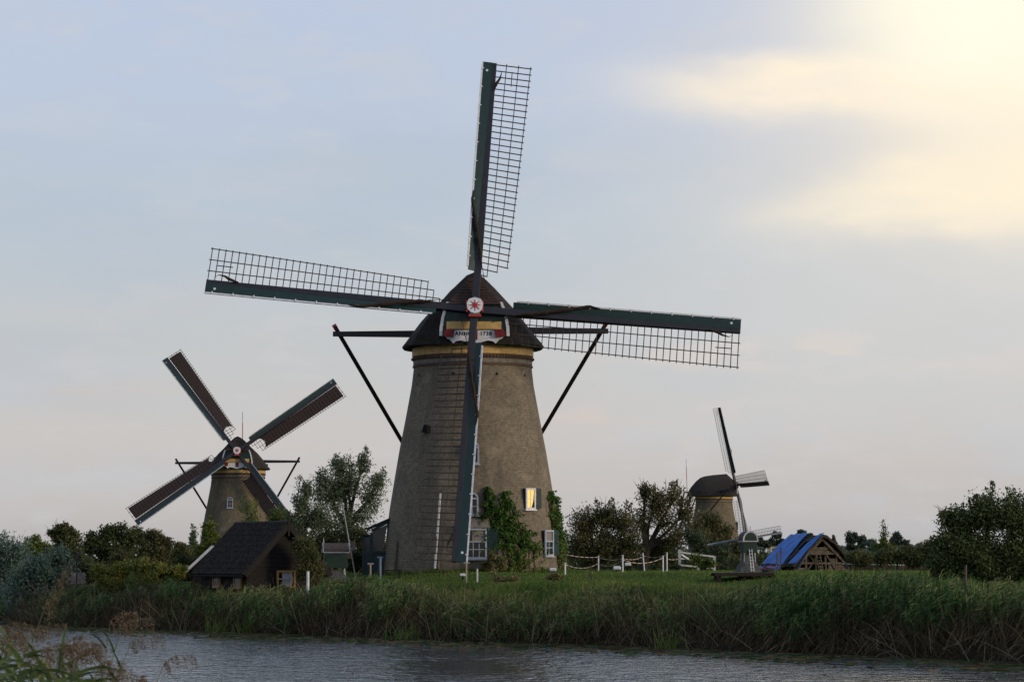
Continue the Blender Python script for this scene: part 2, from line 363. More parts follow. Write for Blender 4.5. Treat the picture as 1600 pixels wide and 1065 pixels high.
def sail(root, Mx, R, cloth=False, tip_hook=True, furl=True, lat_w=(1.62, 1.98), tw=(23, 5)):
    """x: lattice side, y: along the arm, z: to the front.  Mx: 4x4 in mill space"""
    s0 = 1.9
    def T(x, y, z): return Mx @ Vector((x, y, z))
    def th(s): k = (s - s0) / (R - s0); return rad(tw[0] + (tw[1] - tw[0]) * k ** .8) if k > 0 else rad(tw[0])
    def lat(s, x, off=0):
        a = th(s); return T(x * math.cos(a) + off * math.sin(a), s, -x * math.sin(a) + off * math.cos(a))
    wd = lambda s: lat_w[0] + (lat_w[1] - lat_w[0]) * max(0, (s - s0)) / (R - s0)
    st = MB(); zf = Mx.to_3x3() @ Vector((0, 0, 1))
    st.beam(T(0, -.05, 0), T(0, 3, 0), .40, .40, zf, .38, .36); st.beam(T(0, 3, 0), T(0, R, 0), .38, .36, zf, .25, .2)
    S = st.build('sail', M['stock'], root, bevel=.02)
    # lattice
    L = MB(); n = int((R - .06 - s0) / .355); sp = (R - .06 - s0) / n
    for i in range(n + 1):
        s = s0 + i * sp; x1 = wd(s) + .09
        if i == 0: x1 = wd(s) * .36
        if i == 1: x1 = wd(s) * .70
        L.beam(lat(s, -.1), lat(s, x1), .045, .05, zf)
    for k, fr in enumerate((1 / 3, 2 / 3, 1.0)):
        i0 = (0, 1, 2)[k]
        pts = [lat(s0 + i * sp, wd(s0 + i * sp) * fr, .045) for i in range(i0, n + 1, 1)]
        for a, b in zip(pts, pts[1:]): L.beam(a, b, .045, .035, zf)
        e = (pts[-1] - pts[-2]).normalized() * .09; L.beam(pts[-1], pts[-1] + e, .045, .035, zf)
    a, b = lat(s0 + (n - 1.0) * sp, wd(R) * .5, .09), lat(s0 + (n - 3.4) * sp, wd(R) * .5, .09)
    L.beam(a, b, .045, .03, zf)
    L.build('lattice', M['lath'], S)
    # leading board
    def strip(x0f, x1f, s_a, s_b, thk, off, name, mt, k=14, notch=False):
        mb = MB(); vs = []; fs = []
        for i in range(k + 1):
            s = s_a + (s_b - s_a) * i / k; x0, x1 = x0f(s), x1f(s)
            vs += [lat(s, x0, off), lat(s, x1, off), lat(s, x1, off + thk), lat(s, x0, off + thk)]
        for i in range(k):
            p = 4 * i
            for q in range(4): fs.append((p + q, p + (q + 1) % 4, p + 4 + (q + 1) % 4, p + 4 + q))
        fs += [(3, 2, 1, 0), (4 * k, 4 * k + 1, 4 * k + 2, 4 * k + 3)]
        mb.add(vs, fs); return mb
    inner = lambda s: -(.19 - .07 * s / R); outer = lambda s: -.58 - .04 * (s / R)
    bd = strip(inner, outer, s0 + .12, R, .05, .05, '', None)
    bd.build('leading_board', M['green'], S)
    e1 = strip(lambda s: outer(s) - .002, lambda s: outer(s) - .085, s0 + .3, R + .01, .07, .045, '', None)
    for i in range(11):
        s = s0 + .9 + i * (R - s0 - 1.3) / 10
        e1.beam(lat(s, outer(s) + .06, .115), lat(s, outer(s) - .1, .125), .06, .04, zf)
    e1.build('edge_strip', M['white_dirty' if cloth else 'white'], S)
    bo = MB()
    for s in (R - .5,): bo.prism([(.07 * math.cos(q * PI / 4), .07 * math.sin(q * PI / 4)) for q in range(8)], Mx @ Matrix.Translation((-.38, s, .12)), .03)
    bo.build('tip_bolt', M['white'], S)
    if furl and not cloth:
        c = MB()
        pts = [(-.55, 6.6, .30), (-.60, 6.1, .34), (-.42, 5.3, .34), (-.22, 4.4, .33), (-.04, 3.5, .32), (.10, 2.8, .30), (.18, 2.3, .3), (.32, 1.9, .2), (.46, 1.3, .02)]
        pts2 = []
        for i in range(len(pts) - 1):
            for k in range(4):
                u = k / 4; pts2.append([pts[i][j] * (1 - u) + pts[i + 1][j] * u for j in range(3)])
        rnd = random.Random(5); rr = []
        for i, p in enumerate(pts2):
            u = i / len(pts2); base = .02 + .085 * max(0, math.sin(PI * min(1, u * 1.25))) ** .7
            rr.append(base * rnd.uniform(.75, 1.25)); p[0] += rnd.uniform(-.02, .02)
        c.tube([T(*p) for p in pts2], rr, 6)
        c.tube([T(.46, 1.3, .02), T(.75, .2, -.5), T(.9, -.9, -.9)], .014, 4)
        c.build('furled_cloth', M['rope'], S)
    if tip_hook and not cloth:
        c = MB(); c.tube([T(.10, R - 1.7, .18), T(.22, R - 1.2, .20), T(.36, R - .95, .2), T(.42, R - .6, .16), T(.30, R - .45, .1)], [.04, .09, .06, .02, .012], 5)
        c.build('cloth_toggle', M['rope'], S)
    if cloth:
        vs = []; fs = []; ni, nj = 90, 10; sa, sb = s0 + 1.1, R - .25
        for i in range(ni + 1):
            s = sa + (sb - sa) * i / ni
            for j in range(nj + 1):
                x = .20 + (wd(s) * .92 - .20) * j / nj
                ds = .42 * math.sin(PI * j / nj) if i < 3 else 0
                rip = .05 * math.sin(s / .42 * 2 * PI) * math.sin(PI * j / nj) + .02 * math.sin(s * 23)
                vs.append(lat(s + ds * (1 - i / 3), x, .10 + rip))
        for i in range(ni):
            for j in range(nj):
                a = i * (nj + 1) + j; fs.append((a, a + 1, a + nj + 2, a + nj + 1))
        o = MB().add(vs, fs).build('sailcloth', M['cloth'], S, smooth=True)
        md = o.modifiers.new('thick', 'SOLIDIFY'); md.thickness = .02
    return S

def text_mesh(s, size, name, mt, parent, Mx, ext=.006, align='LEFT'):
    cu = bpy.data.curves.new(name, 'FONT'); cu.body = s; cu.size = size; cu.extrude = ext; cu.align_x = align; cu.space_character = 1.12; cu.offset = .009
    o = bpy.data.objects.new(name, cu); COL.objects.link(o)
    dg = bpy.context.evaluated_depsgraph_get(); me = bpy.data.meshes.new_from_object(o.evaluated_get(dg))
    bpy.data.objects.remove(o); bpy.data.curves.remove(cu)
    me.transform(Mx); return link(name, me, mt, parent)

def build_mill(name, label, loc, yaw, alpha, tilt, Rs, cloth=False, brick='brick', text=None, hub_f=3.9, hub_h=2.1, sag=0.0, cap_col='thatch', detail=True):
    root = thing(name, label, 'windmill', loc)
    H = 11.93
    tw = tower_mesh('tower', M[brick], root)
    mb = MB(); mb.lathe([(3.19, 11.30), (3.26, 11.33), (3.26, 11.50), (3.20, 11.53)])
    for k in range(110):
        t = 2 * PI * k / 110; mb.box((3.28 * math.cos(t), 3.28 * math.sin(t), 11.42), (.09, .09, .09), t)
    mb.lathe([(3.20, 10.95), (3.25, 10.97), (3.25, 11.05), (3.2, 11.08)]); mb.build('brick_course', M['brick_trim'], tw)
    MB().lathe([(3.215, 11.09), (3.215, 11.35)]).build('render_band', M['grey_band'], tw)
    MB().lathe([(3.20, 11.53), (3.28, 11.56), (3.28, 12.02), (3.1, 12.05)]).build('curb_ring', M['yellow'], tw, smooth=False)
    for ph in (-62, -18, 24, 60):
        m = wall_matrix(rad(ph), 10.45, -.04); MB().prism(rect(-.07, -.09, .07, .09), m, .05).build('putlog_hole', M['near_black'], tw)  # flat dark plate, its colour stands for the shaded depth of a hole
    # cap ------------------------------------------------------------
    capM = Matrix.Translation((0, 0, H)) @ Matrix.Rotation(yaw, 4, 'Z')
    P = lambda x, y, z: capM @ Vector((x, y, z))
    prof = [(.05, 3.40), (.07, 3.78), (.14, 3.83), (.34, 3.68), (.68, 3.44), (1.05, 3.16), (1.5, 2.82), (2.05, 2.38), (2.6, 1.82), (3.1, 1.30), (3.55, .80), (3.85, .42), (4.0, 0.0)]
    front = [(.05, 1.85), (.07, 1.95), (.14, 1.97), (.34, 1.95), (.68, 1.93), (1.0, 1.88), (1.5, 1.80), (1.9, 1.70), (2.2, 1.50), (2.36, 1.15), (2.43, .75), (2.47, .35), (2.49, 0.0)]
    stations = [(-3.5, 0, 0, 1), (-3.3, .60, .80, .62), (-2.9, .76, .93, .25), (-2.4, .87, 1.0, 0), (-1.6, .95, .985, 0), (-.8, .99, .965, 0), (0, 1.0, .95, 0), (.9, .98, .92, 0), (1.8, .93, .88, 0), (2.6, .85, .82, 0), (3.3, .74, .68, 0), (4.0, .58, .50, 0), (4.4, .44, .38, 0)]
    vs = []; fs = []; m_ = 2 * len(prof) - 1
    rnd = random.Random(3)
    for y, sw, sh, fb in stations:
        pr_ = [(h * sh * (1 - fb) + hf * fb, w * sw * (1 - fb) + wf * fb) for (h, w), (hf, wf) in zip(prof, front)]
        ring = [(-w, h) for h, w in pr_] + [(w, h) for h, w in reversed(pr_[:-1])]
        for x, z in ring:
            vs.append(P(x + rnd.uniform(-.035, .035), y + rnd.uniform(-.03, .03), z + rnd.uniform(-.03, .03)))
    for i in range(len(stations) - 1):
        for k in range(m_ - 1): fs.append((i * m_ + k, i * m_ + k + 1, (i + 1) * m_ + k + 1, (i + 1) * m_ + k))
    e = (len(stations) - 1) * m_; fs.append(tuple(e + k for k in range(m_)))
    # front closing face (recessed under the hood)
    fs.append(tuple(range(m_ - 1, -1, -1)))
    vs_b = [P(3.05 * math.cos(2 * PI * k / 40), 3.05 * math.sin(2 * PI * k / 40), .05) for k in range(40)]
    cap = MB().add(vs, fs).add(vs_b, [tuple(range(40))]).build('cap', M[cap_col], root, smooth=False)
    # layered courses on the hood
    sh = MB(); fr = 3.50
    for i in range(9):
        z0 = 2.18 + i * .16; wv = 1.40 - .13 * i; y_ = -3.80 + (z0 - 2.18) * .72
        sh.add([P(-wv, y_, z0), P(wv, y_, z0), P(wv * .93, y_ + .20, z0 + .2), P(-wv * .93, y_ + .20, z0 + .2), P(-wv, y_ + .14, z0), P(wv, y_ + .14, z0)], [(0, 1, 2, 3), (0, 4, 5, 1), (1, 5, 2), (0, 3, 4)])
    sh.build('hood_boards', M['shingle'], cap)
    fp = MB(); q = capM @ Matrix(((1, 0, 0, 0), (0, 0, -1, -3.50), (0, 1, 0, 0), (0, 0, 0, 1)))   # x right, y up, z to the front
    fp.prism([(-1.72, .45), (1.72, .45), (1.62, 1.3), (1.42, 2.2), (1.2, 2.3), (-1.2, 2.3), (-1.42, 2.2), (-1.62, 1.3)], q, .05)
    fp.build('front_panel', M['green'], cap)
    for sx in (-1, 1):
        t = MB(); pp = [(1.78, .5), (1.76, .95), (1.68, 1.45), (1.55, 1.95), (1.40, 2.30)]
        for (x0, z0), (x1, z1) in zip(pp, pp[1:]):
            t.add([q @ Vector(v) for v in [(sx * x0 - .08, z0, .03), (sx * x0 + .08, z0, .03), (sx * x1 + .08, z1, .03), (sx * x1 - .08, z1, .03), (sx * x0 - .08, z0, .14), (sx * x0 + .08, z0, .14), (sx * x1 + .08, z1, .14), (sx * x1 - .08, z1, .14)]],
                  [(0, 3, 2, 1), (4, 5, 6, 7), (0, 1, 5, 4), (1, 2, 6, 5), (2, 3, 7, 6), (3, 0, 4, 7)])
        t.build('trim_strip', M['white'], cap)
    MB().prism(rect(-1.48, .86, 1.42, 1.26), shift(q, 0, 0, .06), .12).build('breast_beam', M['yellow'], cap)
    nb = [(-1.55, .80), (-1.60, .50), (-1.45, .36), (-1.30, .30), (-1.12, .10), (-.98, .22), (-.72, .26), (-.45, .2), (-.2, .12), (0, .08), (.2, .12), (.45, .2), (.72, .26), (.98, .22), (1.12, .10), (1.30, .30), (1.45, .36), (1.60, .50), (1.55, .80)]
    n1 = MB().prism(nb[::-1], shift(q, 0, 0, .10), .05).build('name_board', M['white'], cap)
    for sx in (-1, 1):
        MB().prism([(sx * x, y) for x, y in [(1.05, .84), (1.52, .84), (1.62, .66), (1.62, .47), (1.1, .43)]][::sx], shift(q, 0, 0, .152), .16).build('red_corbel', M['dark_red'], cap)
    MB().prism(rect(-.16, .3, .16, .85), shift(q, 0, 0, .152), .05).build('red_corbel', M['dark_red'], cap)
    if text:
        for s, x in text: text_mesh(s, .285, 'lettering', M['ink'], cap, shift(q, x, .53, .154))
    # windshaft head, sails -------------------------------------------
    a = Vector((math.cos(yaw), math.sin(yaw), 0)); nn = Vector((math.sin(yaw) * math.cos(tilt), -math.cos(yaw) * math.cos(tilt), math.sin(tilt)))
    b = nn.cross(a)
    hubc = P(0, -hub_f, hub_h)
    def arm_matrix(al, off=0):
        al_ = a * math.sin(al) + b * math.cos(al); lt = a * math.cos(al) - b * math.sin(al); c = hubc + nn * off
        return Matrix(((lt.x, al_.x, nn.x, c.x), (lt.y, al_.y, nn.y, c.y), (lt.z, al_.z, nn.z, c.z), (0, 0, 0, 1)))
    h0 = arm_matrix(alpha)
    sm = MB(); sm.beam(hubc - nn * 2.2, hubc - nn * .3, .5, .5, b); sm.beam(hubc - nn * .45, hubc + nn * .42, .72, .72, b)
    shaft = sm.build('windshaft_head', M['stock'], root, bevel=.03)
    oc = [(-.43, .12), (-.30, .36), (0, .45), (.30, .36), (.43, .12), (.38, -.22), (.20, -.40), (0, -.45), (-.20, -.40), (-.38, -.22)]
    U = arm_matrix(0)
    MB().prism(oc[::-1], shift(U, 0, 0, .43), .07).build('hub_plate', M['white'], shaft)
    star = MB()
    for k in range(8):
        t = k * PI / 4; R_ = .36; d = Vector((math.cos(t), math.sin(t))); p = Vector((-d.y, d.x)) * .055
        star.prism([(p.x, p.y), (-p.x, -p.y), (d.x * R_, d.y * R_)][::-1], shift(U, 0, 0, .503 + .0016 * k), .01)
    star.prism([(.09 * math.cos(k * PI / 4), .09 * math.sin(k * PI / 4)) for k in range(8)], shift(U, 0, 0, .51), .02)
    star.build('red_star', M['red'], shaft)
    rs = MB()
    for sx in (-1, 1): rs.prism(rect(sx * .42 - .045, -.36, sx * .42 + .045, .30), shift(U, 0, 0, .38), .06)
    rs.prism(rect(-.33, -.62, .33, -.50), shift(U, 0, 0, .34), .10)
    rs.build('red_clamp', M['red'], shaft)
    MB().prism(rect(-.27, -.50, .27, -.38), shift(U, 0, 0, .30), .12).build('shaft_end', M['grey_band'], shaft)
    order = [0, 1, 2, 3]
    for k in order:
        off = .10 if k in (0, 2) else -.26
        sail(root, arm_matrix(alpha + k * PI / 2 + (sag if k == 3 else 0), off), Rs[k], cloth=cloth)
    # tail: spars and struts -------------------------------------------
    foot = P(0, 8.6, -H + .9)
    rb = thing_part_beams(root, P, foot)
    return root

def thing_part_beams(root, P, foot):
    for sx, l in ((-1, 7.55), (1, 7.35)):
        s = MB(); z = .98 + .10 * sx
        s.beam(P(sx * 2.0, .1, z), P(sx * l, .3, z), .30, .38, (0, 0, 1), .24, .26)
        s.build('tail_spar', M['stock'], root)
        t = MB(); top = P(sx * (l - .08), .55, z + .45)
        t.beam(top, foot, .22, .24, (0, 1, 0))
        o = t.build('tail_strut', M['wood_dark'], root)
        d = (foot - top).normalized(); MB().beam(top - d * .05, top + d * .16, .235, .255, (0, 1, 0)).build('strut_cap', M['dark_red'], o)
    for sx in (-1, 1):
        s = MB(); s.beam(P(sx * 1.2, 3.6, .8), P(sx * 3.4, 4.2, .8), .22); s.beam(P(sx * 3.2, 4.2, .9), foot + Vector((0, 0, .3)), .18)
        s.build('tail_strut', M['wood_dark'], root)
    s = MB(); s.beam(P(0, 3.8, 1.5), foot, .34, .34); s.build('tail_pole', M['wood_dark'], root)
    w = MB(); w.tube([foot + Vector((-.7, 0, 0)), foot + Vector((.7, 0, 0))], .22, 12)
    for k in range(6):
        t = k * PI / 3; w.beam(foot + Vector((.6, 0, 0)), foot + Vector((.6, math.cos(t) * .8, math.sin(t) * .8)), .06)
    w.beam(foot, foot + Vector((0, 0, -1.2)), .2); w.build('winch', M['wood_dark'], root)

# the three mills stand in a row along the canal
mill1 = build_mill('windmill', 'large brick windmill in the middle with bare sails and 1738 on its cap', (-2.12, 160, 2.85), rad(2.2), rad(4.7), rad(16),
                   [14.25, 14.1, 13.95, 14.25], hub_h=1.93, sag=rad(1.5), text=[('ANNO', -1.03), ('1738', .29)])
tower_window(mill1, rad(3.0), .70, 1.12, 1.58, cols=3, rows=2, shutter=.55, curtain=(-.45, .95), hood=True)
tower_window(mill1, rad(58), .86, .86, 1.36, cols=2, rows=2, shutter=.55, curtain=(-.9, .9))
w_ = tower_window(mill1, rad(43), 3.30, .70, 1.12, lit=True, cols=2, rows=2, shutter=.42, mat_=M['white']); w_['label'] = 'window lit by a warm yellow curtain'
tower_window(mill1, rad(.5), 2.97, .66, 1.2, arched=True, cols=2, rows=2)
tower_window(mill1, rad(1), 5.66, .66, 1.2, arched=True, cols=1, rows=1)
tower_window(mill1, rad(-120), .8, .9, 1.4, cols=2, rows=2); tower_window(mill1, rad(100), .8, .9, 1.4, cols=2, rows=2, shutter=.45)
v = MB(); m = wall_matrix(rad(-39), 7.5, .0); v.prism([(-.2, -.12), (.18, -.16), (.2, .2), (.0, .28), (-.1, .1)], m, .25); v.build('wall_bracket', M['near_black'], mill1)

mill2 = build_mill('windmill', 'smaller brick windmill at left with brown cloth spread on its four sails', (-32.8, 356, 2.5), rad(3), rad(53.8), rad(15), [14.5, 14.55, 14.6, 14.6], cloth=True, brick='brick_far')
tower_window(mill2, rad(-9), 7.35, .7, 1.3, arched=True, cols=2, rows=2)
tower_window(mill2, rad(-2), 3.4, .75, 1.5, arched=True, cols=1, rows=2, mat_=M['white'])
tower_window(mill2, rad(40), .8, .9, 1.4, cols=2, rows=2)
v = MB(); v.prism([(.28 * math.cos(k * PI / 4), .28 * math.sin(k * PI / 4)) for k in range(8)], wall_matrix(rad(-47), 5.9, -.02), .06); v.build('round_hatch', M['near_black'], mill2)

mill3 = build_mill('windmill', 'distant brick windmill at right seen side on with its back to the camera', (35.0, 515, 2.9), rad(110), rad(1.0), rad(13), [13.7, 14.0, 13.8, 14.2], brick='brick_far', hub_f=4.0)
tower_window(mill3, rad(-30), .8, .9, 1.4, cols=2, rows=2); tower_window(mill3, rad(82), 6.4, .7, 1.2, cols=2, rows=2, mat_=M['wood_dark'])
# ------------------------------------------------------------------ terrain
SH_Y = [34, 60, 86, 99, 108, 118, 124.5, 131, 139, 146, 161, 184, 230, 400, 2000]
SH_X = [60, 43, 25, 17.1, 11.6, 5.1, 0, -5.6, -10.5, -15.7, -26, -32.5, -52, -130, -900]
def inland(x, y):
    return (x - np.interp(y, SH_Y, SH_X)) * .83
def ground(x, y):
    x = np.asarray(x, float); y = np.asarray(y, float); s = inland(x, y)
    z = np.interp(s, [-6, -.6, 0, 2.5, 7, 10, 16, 40, 80], [-1.2, -.5, .03, 1.0, 2.2, 2.42, 2.83, 2.85, 2.6])
    near = np.interp(y, [-1e4, 28, 33, 36], [1.0, .8, -.1, -1.2])
    z = np.where(y < 60, np.maximum(near, np.where(y < 34, -9, z)), z)
    z = np.where((y < 120) & (s > 12), np.minimum(z, 2.85), z)
    return z + .05 * np.sin(x * .8 + y * .23) * (z > .3) * (s > 1)
def gz(x, y): return float(ground(x, y))

def grid(name, xs, ys, zf, mt):
    X, Y = np.meshgrid(xs, ys); Z = zf(X, Y); n, m_ = X.shape
    V = np.stack([X, Y, Z], -1).reshape(-1, 3)
    idx = np.arange(n * m_).reshape(n, m_); Q = np.stack([idx[:-1, :-1], idx[:-1, 1:], idx[1:, 1:], idx[1:, :-1]], -1).reshape(-1, 4)
    me = bpy.data.meshes.new(name); me.vertices.add(len(V)); me.vertices.foreach_set('co', V.astype(np.float32).ravel())
    me.loops.add(Q.size); me.loops.foreach_set('vertex_index', Q.astype(np.int32).ravel())
    me.polygons.add(len(Q)); me.polygons.foreach_set('loop_start', np.arange(0, Q.size, 4, dtype=np.int32))
    me.polygons.foreach_set('use_smooth', np.ones(len(Q), bool)); me.update(calc_edges=True)
    return tag(link(name, me, mt), kind='structure')

M['ground'] = mat('meadow_ground', (.058, .088, .024), (.040, .058, .018), .35, 1.0, .06, detail=8, spec=0.0)
_nt = M['ground'].node_tree; _b = _nt.nodes['Principled BSDF']; _src = _b.inputs['Base Color'].links[0].from_socket
_tc = _nt.nodes.new('ShaderNodeTexCoord'); _sp = _nt.nodes.new('ShaderNodeSeparateXYZ'); _mr = _nt.nodes.new('ShaderNodeMapRange'); _mr.inputs[1].default_value = 1.9; _mr.inputs[2].default_value = 2.35
_mx = _nt.nodes.new('ShaderNodeMix'); _mx.data_type = 'RGBA'; _mx.inputs['A'].default_value = (.024, .020, .013, 1)
_nt.links.new(_tc.outputs['Object'], _sp.inputs[0]); _nt.links.new(_sp.outputs[2], _mr.inputs[0]); _nt.links.new(_mr.outputs[0], _mx.inputs['Factor']); _nt.links.new(_src, _mx.inputs['B']); _nt.links.new(_mx.outputs['Result'], _b.inputs['Base Color'])
xs = np.concatenate([[-1450, -900, -500, -250, -120], np.arange(-75, 60, .9), [75, 120, 250, 500, 900, 1450]])
ys = np.concatenate([[-200, -60, 0, 15, 24], np.arange(27, 38, 1), np.arange(42, 82, 4), np.arange(84, 215, .9), [225, 245, 280, 340, 420, 600, 900, 1250, 1500]])
grid('ground', xs, ys, ground, M['ground'])

def water_mat():
    m, nt, b = nodes('canal_water'); L = nt.links; N = nt.nodes.new
    b.inputs['Base Color'].default_value = (.030, .042, .056, 1); b.inputs['Roughness'].default_value = .07; b.inputs['IOR'].default_value = 1.33
    tc = N('ShaderNodeTexCoord'); mp = N('ShaderNodeMapping'); mp.inputs['Rotation'].default_value = (0, 0, rad(20)); mp.inputs['Scale'].default_value = (1.25, .75, 1)
    n1 = N('ShaderNodeTexNoise'); n1.inputs['Scale'].default_value = 1.15; n1.inputs['Detail'].default_value = 3; n1.inputs['Roughness'].default_value = .55; n1.inputs['Distortion'].default_value = .8
    n2 = N('ShaderNodeTexNoise'); n2.inputs['Scale'].default_value = .09; n2.inputs['Detail'].default_value = 2
    mr = N('ShaderNodeMapRange'); mr.inputs[1].default_value = .35; mr.inputs[2].default_value = .65; mr.inputs[3].default_value = .35; mr.inputs[4].default_value = 1.0
    bp = N('ShaderNodeBump'); bp.inputs['Distance'].default_value = .20
    n3 = N('ShaderNodeTexNoise'); n3.inputs['Scale'].default_value = 4.5; n3.inputs['Detail'].default_value = 2; b3 = N('ShaderNodeBump'); b3.inputs['Distance'].default_value = .03
    L.new(mp.outputs['Vector'], n3.inputs['Vector']); L.new(n3.outputs['Fac'], b3.inputs['Height']); L.new(b3.outputs['Normal'], bp.inputs['Normal'])
    L.new(tc.outputs['Object'], mp.inputs['Vector']); L.new(mp.outputs['Vector'], n1.inputs['Vector']); L.new(tc.outputs['Object'], n2.inputs['Vector'])
    L.new(n2.outputs['Fac'], mr.inputs[0]); L.new(mr.outputs[0], bp.inputs['Strength'])
    L.new(n1.outputs['Fac'], bp.inputs['Height']); L.new(bp.outputs['Normal'], b.inputs['Normal'])
    return m
M['water'] = water_mat()
grid('canal_water', np.array([-900, -200, -60, 0, 60, 200.]), np.array([25, 60, 120, 200, 400, 1450.]), lambda x, y: x * 0, M['water'])
# gravel path along the far side of the lawn
pv = MB()
for i in range(6):
    x0, x1 = -3 + i * 1.6, -3 + (i + 1) * 1.6; y0 = 169
    pv.add([(x0, y0 - 2.2, gz(x0, y0 - 2.2) + .03), (x1, y0 - 2.2, gz(x1, y0 - 2.2) + .03), (x1, y0, gz(x1, y0) + .03), (x0, y0, gz(x0, y0) + .03)], [(0, 1, 2, 3)])
tag(pv.build('gravel_path', M['path']), kind='structure')

# ------------------------------------------------------------------ blades (reeds, grass)
RS = np.random.RandomState(11)
def blades(base, tip_dir, length, width, droop, nseg, rs):
    """base (n,3); tip_dir (n,3) unit start direction; droop: downward bend; returns quads (n*nseg*4,3)"""
    n = len(base); side = np.cross(tip_dir, rs.normal(size=(n, 3))); side /= np.linalg.norm(side, axis=1, keepdims=True) + 1e-9
    P_ = []; Wd = []
    for k in range(nseg + 1):
        t = k / nseg
        p = base + tip_dir * (length * t)[:, None]; p = p.copy(); p[:, 2] -= droop * length * t * t
        P_.append(p); Wd.append(width * (1 - t) ** .6 * .5 if k else width * .5)
    out = []
    for k in range(nseg):
        a, b = P_[k], P_[k + 1]; wa, wb = Wd[k][:, None], np.maximum(Wd[k + 1], width * .06)[:, None]
        out.append(np.stack([a - side * wa, a + side * wa, b + side * wb, b - side * wb], 1))
    return np.concatenate(out, 0).reshape(-1, 3), nseg

def unit(v): return v / (np.linalg.norm(v, axis=1, keepdims=True) + 1e-9)

def reed_plants(x, y, z, h, rs, leaves=8, plume=.3, vbias=0.0, stemw=.018, leafw=.040, lean=None, tone_off=0.0):
    n = len(x); base = np.stack([x, y, z], 1); V = []; A = []
    given = lean is not None
    if not given: lean = np.stack([rs.normal(.10, .09, n), rs.normal(0, .08, n), np.ones(n)], 1)
    clump = np.sin(x * .9 + 1.3 * np.sin(y * .7)) * np.cos(y * .55 + x * .3)
    lean[:, 0] += (.06 if given else .24) * clump; lean = unit(lean)
    cl2 = np.sin(x * 2.1 + y * .6 + 2 * np.sin(y * .31)) * np.sin(y * 1.1 - x * .5)
    tone = np.clip(.58 + tone_off + vbias + .13 * clump + .10 * cl2 + rs.normal(0, .07, n), .20, .95)
    v, k = blades(base, lean, h, np.full(n, stemw) * rs.uniform(.7, 1.5, n), np.full(n, .04), 3, rs)
    V.append(v); A.append(np.concatenate([np.repeat(np.clip(.02 + .16 * rs.rand(n), 0, 1), 4), np.repeat(np.clip(.10 + .3 * rs.rand(n), 0, 1), 4), np.repeat(tone, 4)]))
    for j in range(leaves):
        t = (.42 + .56 * (j + rs.rand(n)) / leaves); b = base + lean * (h * t)[:, None]
        ang = rs.uniform(0, 2 * PI, n); d = unit(np.stack([np.cos(ang) * .6 + .55, np.sin(ang) * .6, rs.uniform(.6, 1.4, n)], 1))
        L_ = rs.uniform(.35, .85, n) * (h / 2.2) ** .5
        v, k = blades(b, d, L_, np.full(n, leafw) * rs.uniform(.7, 1.3, n), rs.uniform(.3, 1.1, n), 2, rs)
        V.append(v); a = np.clip(tone + rs.normal(0, .08, n) - .38 * (t < .52) * (rs.rand(n) < .7) + .08 * (t > .8), 0, .9); A.append(np.tile(np.repeat(a, 4), 2))  # leaves near the tip coloured lighter, as if lit; dead low ones browner
    pick = rs.rand(n) < plume
    if pick.any():
        b = (base + lean * h[:, None])[pick]; m_ = len(b)
        for q in range(5):
            ang = rs.uniform(-.6, .9, m_); d = unit(np.stack([.35 + .3 * np.cos(ang), .35 * np.sin(ang * 3), np.full(m_, .9) - .1 * q], 1))
            v, k = blades(b - np.array([0, 0, .05 * q]), d, rs.uniform(.12, .26, m_), np.full(m_, .030), np.full(m_, .6), 2, rs)
            V.append(v); A.append(np.tile(np.repeat(np.clip(.92 + rs.normal(0, .06, m_), 0, 1), 4), 2))
    return np.concatenate(V), np.concatenate(A)

# reed bed on the far bank: plants along the shoreline
def shore_points(n, y0, y1, s0, s1, rs):
    y = rs.uniform(y0, y1, n); s = rs.uniform(s0, s1, n) ; x = np.interp(y, SH_Y, SH_X) + s / .83
    return x, y, s
def top_px(px):     # row in the photograph that the reed tops reach, by column
    return np.interp(px, [-200, 60, 110, 180, 250, 330, 450, 520, 600, 640, 700, 800, 900, 1000, 1100, 1180, 1260, 1340, 1420, 1500, 1600, 1800],
                     [930, 930, 920, 909, 909, 920, 921, 910, 903, 912, 934, 932, 930, 936, 928, 916, 903, 894, 897, 907, 915, 920])
V_, A_ = [], []
# tussocks: reeds growing in clumps whose stems fan out from the middle
K = 1180; cy_ = RS.uniform(70, 187, K); cs_ = RS.uniform(-.2, 5.6, K) ** 1.0
bay = .6 * np.sin(cy_ * .83 + 1) + .7 * np.sin(cy_ * .39) + .4 * np.sin(cy_ * 1.9) + .3
ok_ = cs_ > bay * np.where(cs_ < 2.2, 1, 0); cy_, cs_ = cy_[ok_], cs_[ok_]; cx_ = np.interp(cy_, SH_Y, SH_X) + cs_ / .83
K = len(cx_); crad = RS.uniform(.35, .95, K); chs = RS.uniform(-.55, .14, K); cton = RS.normal(-.02, .16, K); clean = RS.normal(.10, .12, K); cton = np.where(RS.rand(K) < .09, -.30, cton)
per = 30; ci = np.repeat(np.arange(K), per); n = len(ci)
ang = RS.uniform(0, 2 * PI, n); rr = crad[ci] * RS.rand(n) ** .6; x = cx_[ci] + rr * np.cos(ang) * .9; y = cy_[ci] + rr * np.sin(ang) * .9
keep = (x / y * FOC + 800 > -200) & (x / y * FOC + 800 < 2100); x, y, ci, ang, rr = x[keep], y[keep], ci[keep], ang[keep], rr[keep]
px = 800 + FOC * x / y; z = ground(x, y); ztop = EYE - (top_px(px) - HOR) * y / FOC
mid = np.interp(px, [600, 680, 1120, 1220], [0, 1, 1, .25])
h = np.clip((ztop + .15 * (1 - mid) + chs[ci] * (1 + .5 * mid) - z) * (1 - .22 * (rr / crad[ci]) ** 2), .45, 2.8) * np.interp(inland(x, y), [-1, 0, .5, 1.6], [.5, .62, .85, 1.0]) * RS.uniform(.84, 1.08, len(x))
